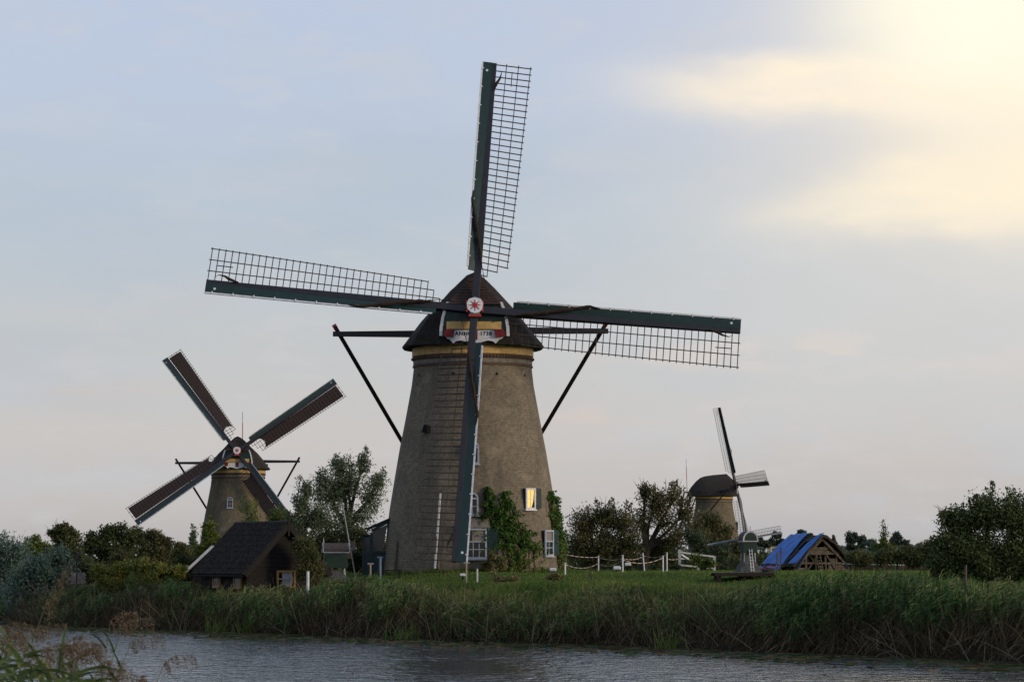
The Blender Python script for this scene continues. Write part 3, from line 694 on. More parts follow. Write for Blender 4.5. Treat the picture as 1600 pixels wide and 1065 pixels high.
lean = np.stack([np.cos(ang) * rr / crad[ci] * .30 + clean[ci], np.sin(ang) * rr / crad[ci] * .30, np.ones(len(x))], 1) + RS.normal(0, .05, (len(x), 3))
thin = RS.rand(len(x)) > mid * .35
x, y, z, h, lean, ci, mid = x[thin], y[thin], z[thin], h[thin], lean[thin], ci[thin], mid[thin]
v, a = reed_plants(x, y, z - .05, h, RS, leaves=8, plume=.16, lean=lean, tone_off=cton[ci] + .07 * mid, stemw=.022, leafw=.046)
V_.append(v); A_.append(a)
# dead straw lying and leaning at the foot of the reeds
n = 10500; x, y, s = shore_points(n, 84, 165, -.7, 2.6, RS); z = ground(x, y)
d = unit(np.stack([RS.normal(.25, .7, n) + .4 * np.sin(x * .8), RS.normal(-.25, .4, n), RS.uniform(.6, 1.8, n)], 1))
v, k = blades(np.stack([x, y, z + RS.uniform(.0, .5, n)], 1), d, RS.uniform(.6, 2.3, n), np.full(n, .026), RS.uniform(.05, .4, n), 3, RS)
V_.append(v); A_.append(np.tile(np.repeat(RS.choice([.0, .08, .15, 1.0], n, p=[.3, .3, .25, .15]), 4), 3))
tag(np_mesh('reed_bed', np.concatenate(V_), 4, M['reed'], var=np.concatenate(A_)), kind='stuff', label='dense green reeds with brown stalks lining the canal bank', cat='reeds')

# rough grass between the reeds and the lawn
n = 70000; x, y, s = shore_points(n, 84, 160, 3.2, 9.2, RS); px = 800 + FOC * x / y
k_ = (px > 560) & (px < 1700); x, y, s, px = x[k_], y[k_], s[k_], px[k_]; n = len(x); z = ground(x, y)
hh = np.interp(s, [3.2, 5.5, 7.6, 9.0], [.85, .66, .30, .10]) * RS.uniform(.5, 1.25, n) * (1 + .35 * np.sin(x * 1.1) * np.cos(y * .6)) * np.interp(px, [1100, 1300], [1, 1.3])
d = unit(np.stack([RS.normal(.15, .35, n), RS.normal(0, .3, n), np.ones(n)], 1))
v, k = blades(np.stack([x, y, z - .03], 1), d, hh, np.full(n, .055), RS.uniform(.0, .4, n), 2, RS)
tone = np.clip(.42 + .35 * np.sin(x * .8 + 1) * np.sin(y * .37) + RS.normal(0, .2, n), 0, 1)
tag(np_mesh('bank_grass', v, 4, M['grass'], var=np.tile(np.repeat(tone, 4), 2)), kind='stuff', label='rough tall grass growing on the bank below the lawn', cat='grass')
# mown lawn, left longer where the mower cannot reach along the tower wall
n = 90000; y = RS.uniform(128, 170, n); x = RS.uniform(-16, 26, n); k_ = (inland(x, y) > 8.2); x, y = x[k_], y[k_]; n0 = len(x)
_t = RS.uniform(0, 2 * PI, 5000); _r = 4.78 + np.abs(RS.normal(0, .22, 5000)); x = np.concatenate([x, -2.12 + _r * np.cos(_t)]); y = np.concatenate([y, 160 + _r * np.sin(_t)]); n = len(x); z = ground(x, y)
hl = RS.uniform(.03, .10, n); hl[n0:] = RS.uniform(.08, .42, 5000) * (.5 + .5 * np.abs(np.sin(_t * 7)))
d = unit(np.stack([RS.normal(0, .3, n), RS.normal(0, .3, n), np.ones(n)], 1))
v, k = blades(np.stack([x, y, z - .01], 1), d, hl, np.full(n, .05), np.full(n, .1), 1, RS)
tag(np_mesh('lawn_grass', v, 4, M['grass'], var=np.repeat(np.clip(RS.normal(.42, .14, n) + .12 * np.sin(x * .5) * np.sin(y * .4), 0, 1), 4)), kind='stuff', label='short green lawn grass around the foot of the large windmill', cat='grass')
# floating weed near the bank
n = 14000; x, y, s = shore_points(n, 84, 170, -7.5, .1, RS); k_ = RS.rand(n) < np.interp(s, [-7.5, -5, -2.5, 0], [.03, .25, .7, 1]) * (.35 + .65 * (np.sin(x * .9) * np.sin(y * .31 + x * .2) > -.1)); x, y = x[k_], y[k_]; n = len(x)
d = unit(np.stack([RS.normal(1, .5, n), RS.normal(-.3, .9, n), RS.uniform(-.02, .05, n)], 1))
v, k = blades(np.stack([x, y, np.full(n, .012) + .02 * RS.rand(n)], 1), d, RS.uniform(.15, .8, n), RS.uniform(.03, .08, n), np.full(n, 0.0), 2, RS)
v[:, 2] = np.clip(v[:, 2], .006, .06)
tag(np_mesh('water_weed', v, 4, M['reed'], var=np.tile(np.repeat(RS.uniform(.0, .52, n), 4), 2)), kind='stuff', label='dark weed and leaves floating along the edge of the canal', cat='water weed')
# a few bright tall sedges standing in the shallows
n = 260; cx = np.repeat(np.array([-14.0, -12.4, -4.6, 6.0]), 65); cy = np.repeat(np.array([143.2, 141.2, 129.3, 115.6]), 65)
x = cx + RS.normal(0, .32, n); y = cy + RS.normal(0, .3, n)
d = unit(np.stack([RS.normal(.05, .32, n), RS.normal(0, .2, n), np.ones(n)], 1))
v, k = blades(np.stack([x, y, np.full(n, -.05)], 1), d, RS.uniform(.5, 1.5, n), np.full(n, .05), RS.uniform(.05, .5, n), 3, RS)
tag(np_mesh('sedge', v, 4, M['grass'], var=np.tile(np.repeat(RS.uniform(.3, .8, n), 4), 3)), kind='stuff', label='bright sedge blades standing in the shallows before the reeds', cat='sedge')
# farther reed fields behind the garden on the right
n = 16000; y = RS.uniform(225, 340, n); x = (RS.uniform(1300, 1700, n) - 800) / FOC * y; z = ground(x, y)
v, a = reed_plants(x, y, z, RS.uniform(1.0, 1.7, n) * (1 + .12 * np.sin(x * .4)), RS, leaves=4, plume=.4, stemw=.04, leafw=.07, vbias=.02)
tag(np_mesh('reed_field', v, 4, M['reed'], var=a), kind='stuff', label='brownish field of reeds behind the ruined barn at right', cat='reeds')
# ------------------------------------------------------------------ trees and shrubs
def leaf_quads(P_, size, rs, up=.15, aspect=.45, droop=0):
    n = len(P_); d = rs.normal(size=(n, 3)); d[:, 2] += up - droop; d = unit(d)
    s = unit(np.cross(d, rs.normal(size=(n, 3)))); L_ = (size * rs.uniform(.6, 1.35, n))[:, None]; w = L_ * aspect * .5
    return np.stack([P_ - d * L_ * .5, P_ + s * w - d * L_ * .05, P_ + d * L_ * .5, P_ - s * w - d * L_ * .05], 1).reshape(-1, 3)

def tree(name, label, cat, D, px0, blobs, nleaf, mt, leaf=.16, cl=26, shoots=(), group=None, seed=1, trunk_r=.16, depth=.8, spread=.34, base_y=None, tone=.5, aspect=.45, zoff=0, bare=0):
    rs = np.random.RandomState(seed); dn = 1; X0 = (px0 - 800) / FOC * D; y0 = D
    zb = gz(X0, y0) + zoff; root = thing(name, label, cat, (X0, y0, zb), 0, group)
    C_, R_, Wt = [], [], []
    for (bx, by, rx, ry) in blobs:
        c = W(bx, by, D) - Vector((X0, y0, zb)); k = D / FOC; r = np.array([rx * k, max(rx, ry) * k * depth, ry * k])
        m_ = max(4, int(cl)); u = unit(rs.normal(size=(m_, 3))) * (rs.rand(m_, 1) ** .45)
        cc = np.array(c) + u * r * .84; C_.append(cc); rad_ = spread * min(rx, ry) * k * rs.uniform(.6, 1.25, m_); R_.append(rad_); Wt.append(rad_ ** 2 * (rx * ry) ** 0.0)
    C_, R_, Wt = np.concatenate(C_), np.concatenate(R_), np.concatenate(Wt); Wt /= Wt.sum()
    C_[:, 2] = np.maximum(C_[:, 2], .25)
    idx = rs.choice(len(C_), nleaf, p=Wt); off = rs.normal(size=(nleaf, 3)) * .72
    ln = np.linalg.norm(off, axis=1, keepdims=True); off *= np.where(ln > 1.9, 1.9 / ln, 1)
    P_ = C_[idx] + off * R_[idx][:, None] * np.array([1, 1, .85]); P_ = P_[P_[:, 2] > .02]; idx = idx[:len(P_)]
    ctone = rs.normal(tone, .21, len(C_)); var = np.clip(ctone[idx] + rs.normal(0, .16, len(P_)), 0, 1)
    # shoots
    tb = MB()
    for (sx, sy, sy2) in shoots:
        a = np.array(W(sx, sy2, D) - Vector((X0, y0, zb))); b = np.array(W(sx + rs.uniform(-6, 6), sy, D) - Vector((X0, y0, zb)))
        dy = rs.uniform(-.7, .7) * D / FOC * 40; a[1] += dy; b[1] += dy
        m_ = int(110 * np.linalg.norm(b - a) / max(.5, leaf * 6)); t = rs.rand(m_); bend = rs.normal(0, .12, 3) * np.linalg.norm(b - a); bulge = .55 + .9 * rs.rand() * np.abs(np.sin(t * rs.uniform(5, 11) + rs.rand() * 6))
        q = a + (b - a) * t[:, None] + bend * (np.sin(t * PI))[:, None] + rs.normal(size=(m_, 3)) * (leaf * 1.7 * (1.2 - t) * bulge)[:, None]
        P_ = np.concatenate([P_, q]); var = np.concatenate([var, np.clip(rs.normal(tone + .1, .16, m_), 0, 1)])
        tb.tube([a, (a + b) / 2, b], [leaf * .22, leaf * .15, .01], 4, cap=False)
    V = leaf_quads(P_, leaf, rs, aspect=aspect)
    # trunk and limbs
    top = C_.mean(0); nb = len(blobs)
    if trunk_r > 0:
        base = np.array([0, 0, -.5]); fork = np.array([top[0] * .25, 0, max(.3, min(C_[:, 2].min() + .2, top[2] * .5))])
        tb.tube([base, (base + fork) / 2 + np.array([.05, 0, 0]), fork], [trunk_r * 1.25, trunk_r * 1.05, trunk_r * .9], 8)
        k = 0
        for bi in range(nb):
            ctr = C_[k:k + int(max(4, cl))]; m0 = ctr.mean(0); mid = fork + (m0 - fork) * .5 + rs.normal(0, .12, 3)
            tb.tube([fork, mid, m0], [trunk_r * .7, trunk_r * .5, trunk_r * .3], 6, cap=False)
            for cpt in ctr[::2]:
                mm = (m0 + cpt) / 2 + rs.normal(0, .1, 3); tb.tube([mid * .4 + m0 * .6, mm, cpt], [trunk_r * .32, trunk_r * .2, trunk_r * .07], 4, cap=False)
            k += len(ctr)
        # bare twigs reaching past the leaves
        for q in range(bare):
            c = C_[rs.randint(len(C_))]; o = unit((c - top)[None])[0] * rs.uniform(.3, .8); o[2] = abs(o[2]) + .15
            tb.tube([c, c + o * .6 + rs.normal(0, .05, 3), c + o], [.02, .014, .006], 3, cap=False)
    if tb.v: tb.build('trunk', M['trunk'], root)
    np_mesh('crown', V, 4, mt, root, np.repeat(var, 4))
    return root

T = tree
# behind the hut and the large mill, left
T('willow_tree', 'tall grey-green willow between the two left windmills', 'tree', 186, 540, [(545, 748, 32, 32), (518, 775, 32, 36), (584, 778, 22, 38), (567, 722, 13, 20), (530, 724, 18, 14), (502, 748, 14, 18), (592, 748, 12, 16), (550, 815, 52, 30)], 12000, M['leaf_willow'], .20, 26, shoots=[(566, 698, 740), (528, 709, 745), (596, 728, 760), (507, 730, 765), (548, 712, 740), (583, 742, 770)], seed=2, trunk_r=.20, spread=.42, aspect=.34, bare=20, tone=.42)
T('willow_tree', 'thin low willow at the left edge of the tall grey-green willow', 'tree', 180, 478, [(470, 790, 15, 26), (480, 765, 11, 16), (492, 815, 22, 22), (465, 820, 18, 22)], 6500, M['leaf_willow'], .18, 22, shoots=[(465, 745, 780), (476, 752, 790)], seed=3, trunk_r=.10, spread=.42, aspect=.36, tone=.3)
T('dark_shrub', 'dark bushes packed under the willow behind the black hut', 'shrub', 172, 510, [(470, 862, 30, 34), (515, 850, 32, 36), (555, 855, 30, 36), (590, 862, 22, 32)], 17000, M['leaf_dark'], .17, 26, seed=4, spread=.42, trunk_r=.1)
T('dark_hedge', 'squared near-black clipped hedge between the model windmill and the porch', 'hedge', 166, 556, [(552, 872, 9, 9), (564, 872, 8, 9), (552, 886, 9, 10), (565, 886, 9, 10)], 5000, M['leaf_dark'], .12, 22, seed=55, spread=.5, trunk_r=.04, tone=.0)
T('dark_shrub', 'brownish shrub draped over the right end of the black hut roof', 'shrub', 148, 482, [(480, 868, 14, 26), (490, 890, 15, 24), (466, 852, 9, 12), (470, 895, 10, 18)], 9000, M['leaf_dark'], .13, 20, seed=5, spread=.5, trunk_r=.05, tone=.7)
# around the second mill
T('young_tree', 'small yellowish poplar just left of the cloth-sailed windmill', 'tree', 290, 301, [(301, 838, 5, 14), (302, 850, 7, 12)], 1500, M['leaf_willow'], .26, 16, shoots=[(301, 818, 845)], seed=6, trunk_r=.08)
T('young_tree', 'leafy young tree in front of the left edge of the cloth-sailed windmill', 'tree', 200, 328, [(326, 835, 12, 26), (338, 860, 18, 22), (318, 862, 14, 20)], 6500, M['leaf_vine'], .18, 20, shoots=[(326, 805, 840)], seed=7, trunk_r=.08, spread=.42, tone=.25)
T('young_tree', 'slender branching tree in front of the brick of the cloth-sailed windmill', 'tree', 195, 396, [(392, 800, 10, 26), (400, 825, 16, 16), (380, 822, 10, 12)], 1700, M['leaf_vine'], .15, 20, shoots=[(388, 772, 812), (396, 780, 815)], seed=8, trunk_r=.06, tone=.4)
T('young_tree', 'yellow-green shrub under the lowest cloth sail beside the hut gable', 'tree', 190, 440, [(430, 812, 11, 22), (448, 820, 12, 22), (440, 845, 22, 22)], 5500, M['leaf_vine'], .16, 20, shoots=[(432, 786, 820), (446, 795, 825)], seed=9, trunk_r=.07, spread=.4, tone=.3)
# tree line at left
T('round_tree', 'round-topped dark tree standing apart in the left tree line', 'tree', 255, 100, [(98, 828, 20, 13), (104, 845, 24, 20), (88, 835, 14, 12), (100, 870, 30, 26)], 9000, M['leaf_dark'], .26, 22, seed=10, bare=22, tone=.55)
T('round_tree', 'broad dark tree with the highest crown in the left tree line', 'tree', 262, 190, [(180, 833, 24, 16), (150, 848, 24, 20), (205, 838, 20, 17), (185, 868, 46, 28)], 16000, M['leaf_dark'], .26, 26, seed=11, bare=24, tone=.4)
T('round_tree', 'brown-green tree on the right shoulder of the left tree line', 'tree', 270, 240, [(235, 842, 22, 16), (255, 856, 22, 18), (238, 872, 36, 26)], 10000, M['leaf_brown'], .26, 22, seed=12, bare=10, tone=.15)
T('round_tree', 'low dark bush between the left tree line and the second windmill', 'tree', 275, 285, [(280, 858, 18, 12), (300, 866, 20, 16), (270, 878, 24, 18)], 6500, M['leaf_dark'], .25, 20, seed=13, tone=.7)
T('round_tree', 'faint greenish tree peeping over the right shoulder of the left tree line', 'tree', 420, 245, [(240, 838, 14, 10), (255, 843, 12, 9)], 2500, M['leaf_hazed'], .4, 16, seed=14)
T('yellow_tree', 'small yellow-green tree left of the round-topped tree', 'tree', 240, 55, [(52, 848, 14, 13), (68, 856, 14, 12), (55, 872, 26, 20)], 6500, M['leaf_vine'], .22, 20, seed=15, tone=.25)
T('silver_willow', 'tall silvery willow at the left edge of the photograph', 'tree', 205, 8, [(0, 858, 26, 24), (20, 868, 26, 26), (-35, 860, 30, 34), (8, 895, 40, 30)], 10000, M['leaf_silver'], .24, 30, shoots=[(2, 828, 860), (18, 838, 868), (-18, 825, 855)], seed=16, spread=.42, aspect=.3)
T('silver_willow', 'large silver-grey willow bush leaning over the water at left', 'shrub', 166, 62, [(70, 895, 34, 28), (92, 870, 16, 18), (45, 905, 34, 32), (80, 930, 36, 34), (30, 940, 34, 30), (105, 905, 18, 26), (55, 880, 22, 18)], 19000, M['leaf_silver'], .19, 34, shoots=[(96, 848, 885), (70, 856, 890), (82, 852, 888), (48, 868, 900), (30, 880, 905), (112, 872, 905), (104, 858, 890)], seed=17, spread=.30, aspect=.32, trunk_r=.09, tone=.42)
T('silver_willow', 'low silvery shoots at the far left waterline', 'shrub', 188, -10, [(-10, 930, 26, 24), (12, 935, 14, 20), (-50, 925, 40, 30)], 9000, M['leaf_silver'], .16, 24, seed=18, spread=.42, aspect=.3, trunk_r=.07, tone=.3)
T('hedge', 'yellow-green vine hedge above the reeds left of the hut', 'hedge', 158, 205, [(155, 893, 16, 13), (185, 890, 20, 14), (220, 887, 20, 13), (250, 890, 18, 12), (280, 893, 20, 11), (170, 910, 26, 16), (230, 908, 34, 16)], 17000, M['leaf_vine'], .15, 24, seed=19, spread=.40, trunk_r=.05, shoots=[(190, 874, 890), (225, 872, 888), (245, 872, 888), (262, 878, 892), (210, 878, 890)])
T('dark_shrub', 'domed brownish shrub behind the vine hedge', 'shrub', 185, 188, [(188, 872, 18, 13), (182, 888, 22, 18)], 5500, M['leaf_brown'], .16, 22, seed=20, trunk_r=.05, tone=.2)
T('dark_shrub', 'clipped dark hedge between the vine hedge and the hut', 'hedge', 172, 292, [(285, 880, 18, 11), (305, 882, 16, 12), (290, 896, 26, 14)], 7000, M['leaf_dark'], .13, 26, seed=21, spread=.45, trunk_r=.05, tone=.2)
T('dark_shrub', 'dark undergrowth around the garden lantern', 'shrub', 172, 125, [(118, 890, 18, 20), (140, 900, 18, 18), (120, 912, 26, 16)], 7000, M['leaf_dark'], .14, 24, seed=22, trunk_r=.04, tone=.4)
# right of the large mill
T('apple_tree', 'wide bushy tree directly right of the large windmill', 'tree', 184, 930, [(915, 822, 26, 26), (945, 808, 26, 24), (975, 815, 24, 24), (905, 850, 26, 26), (950, 845, 36, 28), (985, 850, 22, 26), (940, 868, 42, 18)], 15500, M['leaf_brown'], .165, 26, shoots=[(937, 780, 810), (963, 778, 808), (915, 790, 815), (989, 785, 810), (900, 800, 822), (948, 783, 806), (975, 782, 808)], seed=23, spread=.40, trunk_r=.16, bare=50, tone=.16)
T('apple_tree', 'tall open tree with bare limbs showing, left of the distant windmill', 'tree', 188, 1000, [(1025, 785, 24, 24), (1055, 775, 24, 20), (1010, 765, 12, 12), (1072, 800, 18, 26), (1040, 815, 36, 22), (1000, 812, 18, 22), (1085, 830, 20, 22), (1060, 845, 32, 22)], 9500, M['leaf_brown'], .165, 24, shoots=[(1060, 748, 780), (1045, 752, 780), (1007, 757, 785), (1025, 755, 785), (1078, 768, 795)], seed=24, spread=.44, trunk_r=.22, bare=70, tone=.3)
T('dark_shrub', 'dark undergrowth behind the white posts and tape', 'shrub', 190, 985, [(925, 868, 32, 20), (975, 865, 30, 22), (1030, 862, 32, 24)], 15000, M['leaf_dark'], .16, 26, seed=25, trunk_r=.05, tone=.35)
T('green_shrub', 'blue-green shrub behind the white rail fence', 'shrub', 172, 1095, [(1090, 848, 16, 20), (1078, 835, 9, 14), (1105, 865, 24, 16), (1125, 860, 18, 20)], 9000, M['leaf_willow'], .14, 24, seed=26, trunk_r=.05, tone=.0, shoots=[(1078, 818, 840), (1090, 825, 845)])
T('green_shrub', 'yellow-green shrub at the foot of the distant windmill', 'shrub', 230, 1120, [(1105, 815, 18, 20), (1128, 835, 22, 18), (1150, 855, 20, 16), (1110, 850, 30, 22)], 11000, M['leaf_brown'], .20, 24, seed=27, trunk_r=.08, tone=.35, spread=.42)
# right part
T('large_shrub', 'big dark leafy shrub filling the right edge', 'shrub', 117, 1545, [(1500, 820, 30, 28), (1545, 805, 34, 32), (1590, 810, 34, 36), (1640, 810, 40, 40), (1490, 855, 34, 30), (1530, 868, 44, 36), (1590, 870, 44, 40), (1500, 885, 40, 26), (1560, 892, 50, 26), (1470, 878, 22, 26), (1630, 890, 50, 30), (1478, 808, 15, 12), (1660, 870, 40, 36)], 60000, M['leaf_bush'], .135, 36,
  shoots=[(1552, 752, 800), (1527, 772, 815), (1566, 762, 805), (1510, 785, 820), (1592, 775, 815), (1468, 800, 825), (1545, 768, 805), (1580, 768, 812), (1496, 792, 825), (1608, 765, 810), (1485, 796, 825), (1519, 778, 812), (1573, 775, 815), (1537, 778, 812)], seed=28, spread=.40, trunk_r=.09, bare=25, tone=.42)
T('green_shrub', 'dense bank of shrubs between the barn and the big dark shrub', 'shrub', 176, 1400, [(1345, 872, 26, 14), (1385, 870, 30, 16), (1425, 868, 28, 18), (1455, 862, 24, 22)], 13000, M['leaf_dark'], .17, 26, seed=29, trunk_r=.05, tone=.6)
T('far_tree', 'bluish round tree beyond the barn roof', 'tree', 560, 1337, [(1330, 842, 10, 13), (1345, 845, 9, 12), (1337, 856, 18, 10)], 5000, M['leaf_hazed'], .5, 22, seed=30, tone=.3)
T('far_tree', 'narrow leafy tree rising highest beyond the barn', 'tree', 300, 1381, [(1381, 842, 8, 16), (1378, 856, 14, 14), (1388, 860, 12, 12)], 3800, M['leaf_vine'], .24, 20, shoots=[(1379, 812, 842)], seed=31, tone=.0)
T('far_tree', 'pair of dark round crowns left of the big dark shrub', 'tree', 640, 1403, [(1402, 838, 9, 8), (1395, 848, 12, 8), (1412, 850, 12, 8)], 3500, M['leaf_hazed'], .5, 20, seed=32, tone=.05)
T('far_tree', 'small conifer standing left of the bluish round tree', 'tree', 520, 1304, [(1303, 842, 3, 9), (1304, 852, 5, 8)], 1200, M['leaf_hazed'], .4, 14, seed=33, tone=.05)
T('far_tree', 'dark flat tree between the small windmill and the blue tarpaulin', 'tree', 620, 1214, [(1215, 836, 9, 6), (1208, 846, 10, 6), (1222, 846, 9, 6)], 3500, M['leaf_hazed'], .42, 18, seed=34, tone=.05)
T('far_tree', 'low dark tree behind the top of the blue tarpaulin', 'tree', 650, 1254, [(1253, 832, 8, 6), (1262, 842, 14, 8)], 2500, M['leaf_hazed'], .5, 18, seed=35, tone=.05)
T('far_tree', 'little dark tree just right of the distant windmill', 'tree', 600, 1188, [(1187, 846, 9, 7), (1196, 850, 10, 6)], 2500, M['leaf_hazed'], .45, 18, seed=36, tone=.1)
T('far_tree', 'pale grey-green willow right of the bluish round tree', 'tree', 420, 1362, [(1362, 852, 10, 10), (1370, 858, 12, 9)], 3200, M['leaf_silver'], .34, 18, seed=37, tone=.6)
# far woods: one mass each
def wood(name, label, D, x0, x1, ytop, n, seed, mt, leaf, amp=5):
    rs = np.random.RandomState(seed); px = rs.uniform(x0, x1, n)
    prof = ytop + amp * np.sin(px * .045 + seed) + amp * .6 * np.sin(px * .13 + 2 * seed) + amp * .4 * np.sin(px * .41)
    zt = EYE - (prof - HOR) * D / FOC; dd = D * (1 + rs.uniform(-.03, .05, n)); z = 2.6 + (zt - 2.6) * rs.rand(n) ** .55
    cl_ = .5 * np.sin(px * .8) * np.cos(z * .9); V = leaf_quads(np.stack([(px - 800) / FOC * dd, dd, z], 1), leaf, rs, aspect=.7)
    return tag(np_mesh(name, V, 4, mt, var=np.repeat(np.clip(.3 + .3 * cl_ + rs.normal(0, .12, n), 0, 1), 4)), kind='stuff', label=label, cat='wood')
wood('distant_wood', 'far-off band of trees along the horizon', 1100, -900, 2600, 853, 30000, 3, M['leaf_hazed'], 1.3, 3.5)
wood('distant_thicket', 'grey willow thicket before the horizon at right', 520, 1310, 1480, 858, 9000, 5, M['leaf_silver'], .5, 3)
wood('shrub_belt', 'belt of bushes closing the view behind the gardens', 330, -300, 480, 872, 16000, 6, M['leaf_dark'], .4, 4)
wood('shrub_belt', 'belt of bushes behind the lawn and the distant windmill', 300, 860, 1330, 866, 12000, 8, M['leaf_dark'], .36, 4)

# ivy climbing the tower wall (clings to the brick, mill at (-2.03,160,2.85))
def ivy(label, spans, n, seed, tone):
    """spans: list of (px centre, py, half width px) rows from top to bottom on the wall"""
    rs = np.random.RandomState(seed); rows = np.array(spans, float); root = thing('climbing_ivy', label, 'ivy', (-2.12, 160, 2.85))
    t = rs.rand(n) ** .95; py = rows[0, 1] + (rows[-1, 1] - rows[0, 1]) * t
    c = np.interp(py, rows[:, 1], rows[:, 0]); w = np.interp(py, rows[:, 1], rows[:, 2])
    edge = 1 + .35 * np.sin(py * .33) * np.sin(py * .11 + 1); px = c + w * edge * np.clip(rs.normal(0, .55, n), -1.25, 1.25)
    hole = np.sin(px * .22 + 2 * np.sin(py * .1)) * np.sin(py * .16 + px * .07) > -.45; low = py > 858
    stripes = np.sin(px * .52) > .25; keep = hole & (~low | stripes | (rs.rand(n) < .25)); px, py = px[keep], py[keep]
    z = (HOR - py) / 29.6 + .45; xx = (px - 741) / 29.5; R = np.interp(z, [p[1] for p in TOWER], [p[0] for p in TOWER])
    s_ = np.clip(xx / R, -.999, .999); ph = np.arcsin(s_); ph = np.where(xx / R > .985, rs.uniform(1.25, 2.3, len(ph)), ph)
    out = .04 + .30 * np.abs(rs.normal(0, .5, len(ph))) * (1 + .5 * np.sin(px * .3 + py * .2)); out = np.where(xx / R > .985, np.clip(xx - R, 0, .6) + .05 + .12 * rs.rand(len(ph)), out)
    P_ = np.stack([(R + out) * np.sin(ph), -(R + out) * np.cos(ph), z], 1)
    tn = tone + .14 * np.sin(px * .25) * np.sin(py * .2) + .55 * np.clip((py - 845) / 50, 0, 1) + rs.normal(0, .15, len(P_))
    np_mesh('leaves', leaf_quads(P_, .13, rs, up=-.4, aspect=.75), 4, M['leaf_ivy'], root, np.repeat(np.clip(tn, 0, 1), 4))
    tb = MB()
    for k in range(9):
        p0 = rows[-1, 0] + rows[-1, 2] * (k - 4) / 4.5; pts = []
        for j in range(8):
            y_ = rows[-1, 1] - (rows[-1, 1] - rows[0, 1]) * j / 7 * (.5 + .5 * rs.rand()); cx = np.interp(y_, rows[:, 1], rows[:, 0]) + (p0 - rows[-1, 0]) * np.interp(y_, rows[:, 1], rows[:, 2]) / rows[-1, 2]
            zz = (HOR - y_) / 29.6 + .45; r_ = tower_r(zz) + .03; a_ = math.asin(max(-1, min(1, (cx - 741) / 29.5 / r_))); pts.append((r_ * math.sin(a_), -r_ * math.cos(a_), zz))
        pts.sort(key=lambda q: q[2]); tb.tube(pts, .022, 4)
    tb.build('stems', M['trunk'], root)
ivy('green ivy patch in two peaks spreading over the middle of the large tower', [(765, 762, 3), (768, 790, 9), (778, 808, 20), (790, 835, 30), (806, 860, 36), (808, 893, 34)], 10500, 1, .28)
ivy('thin second peak of ivy left of the lit window', [(795, 768, 5), (793, 790, 12), (797, 815, 18), (815, 840, 18), (835, 858, 12)], 3300, 2, .3)
ivy('ivy column climbing the right edge of the large tower', [(864, 766, 4), (869, 790, 8), (874, 820, 9), (880, 850, 9), (884, 893, 7)], 6500, 3, .35)
T('weeds', 'tall weeds growing at the foot of the tower below the ivy', 'plant', 154.6, 770, [(768, 872, 9, 20), (782, 878, 9, 14), (760, 884, 10, 10)], 1900, M['leaf_brown'], .12, 16, seed=51, trunk_r=.02, tone=.4)
# ------------------------------------------------------------------ black hut
def roof_slab(mb, a, b, c, d, th):
    a, b, c, d = map(Vector, (a, b, c, d)); n = (b - a).cross(d - a).normalized() * th
    mb.add([a, b, c, d, a + n, b + n, c + n, d + n], [(0, 3, 2, 1), (4, 5, 6, 7), (0, 1, 5, 4), (1, 2, 6, 5), (2, 3, 7, 6), (3, 0, 4, 7)])

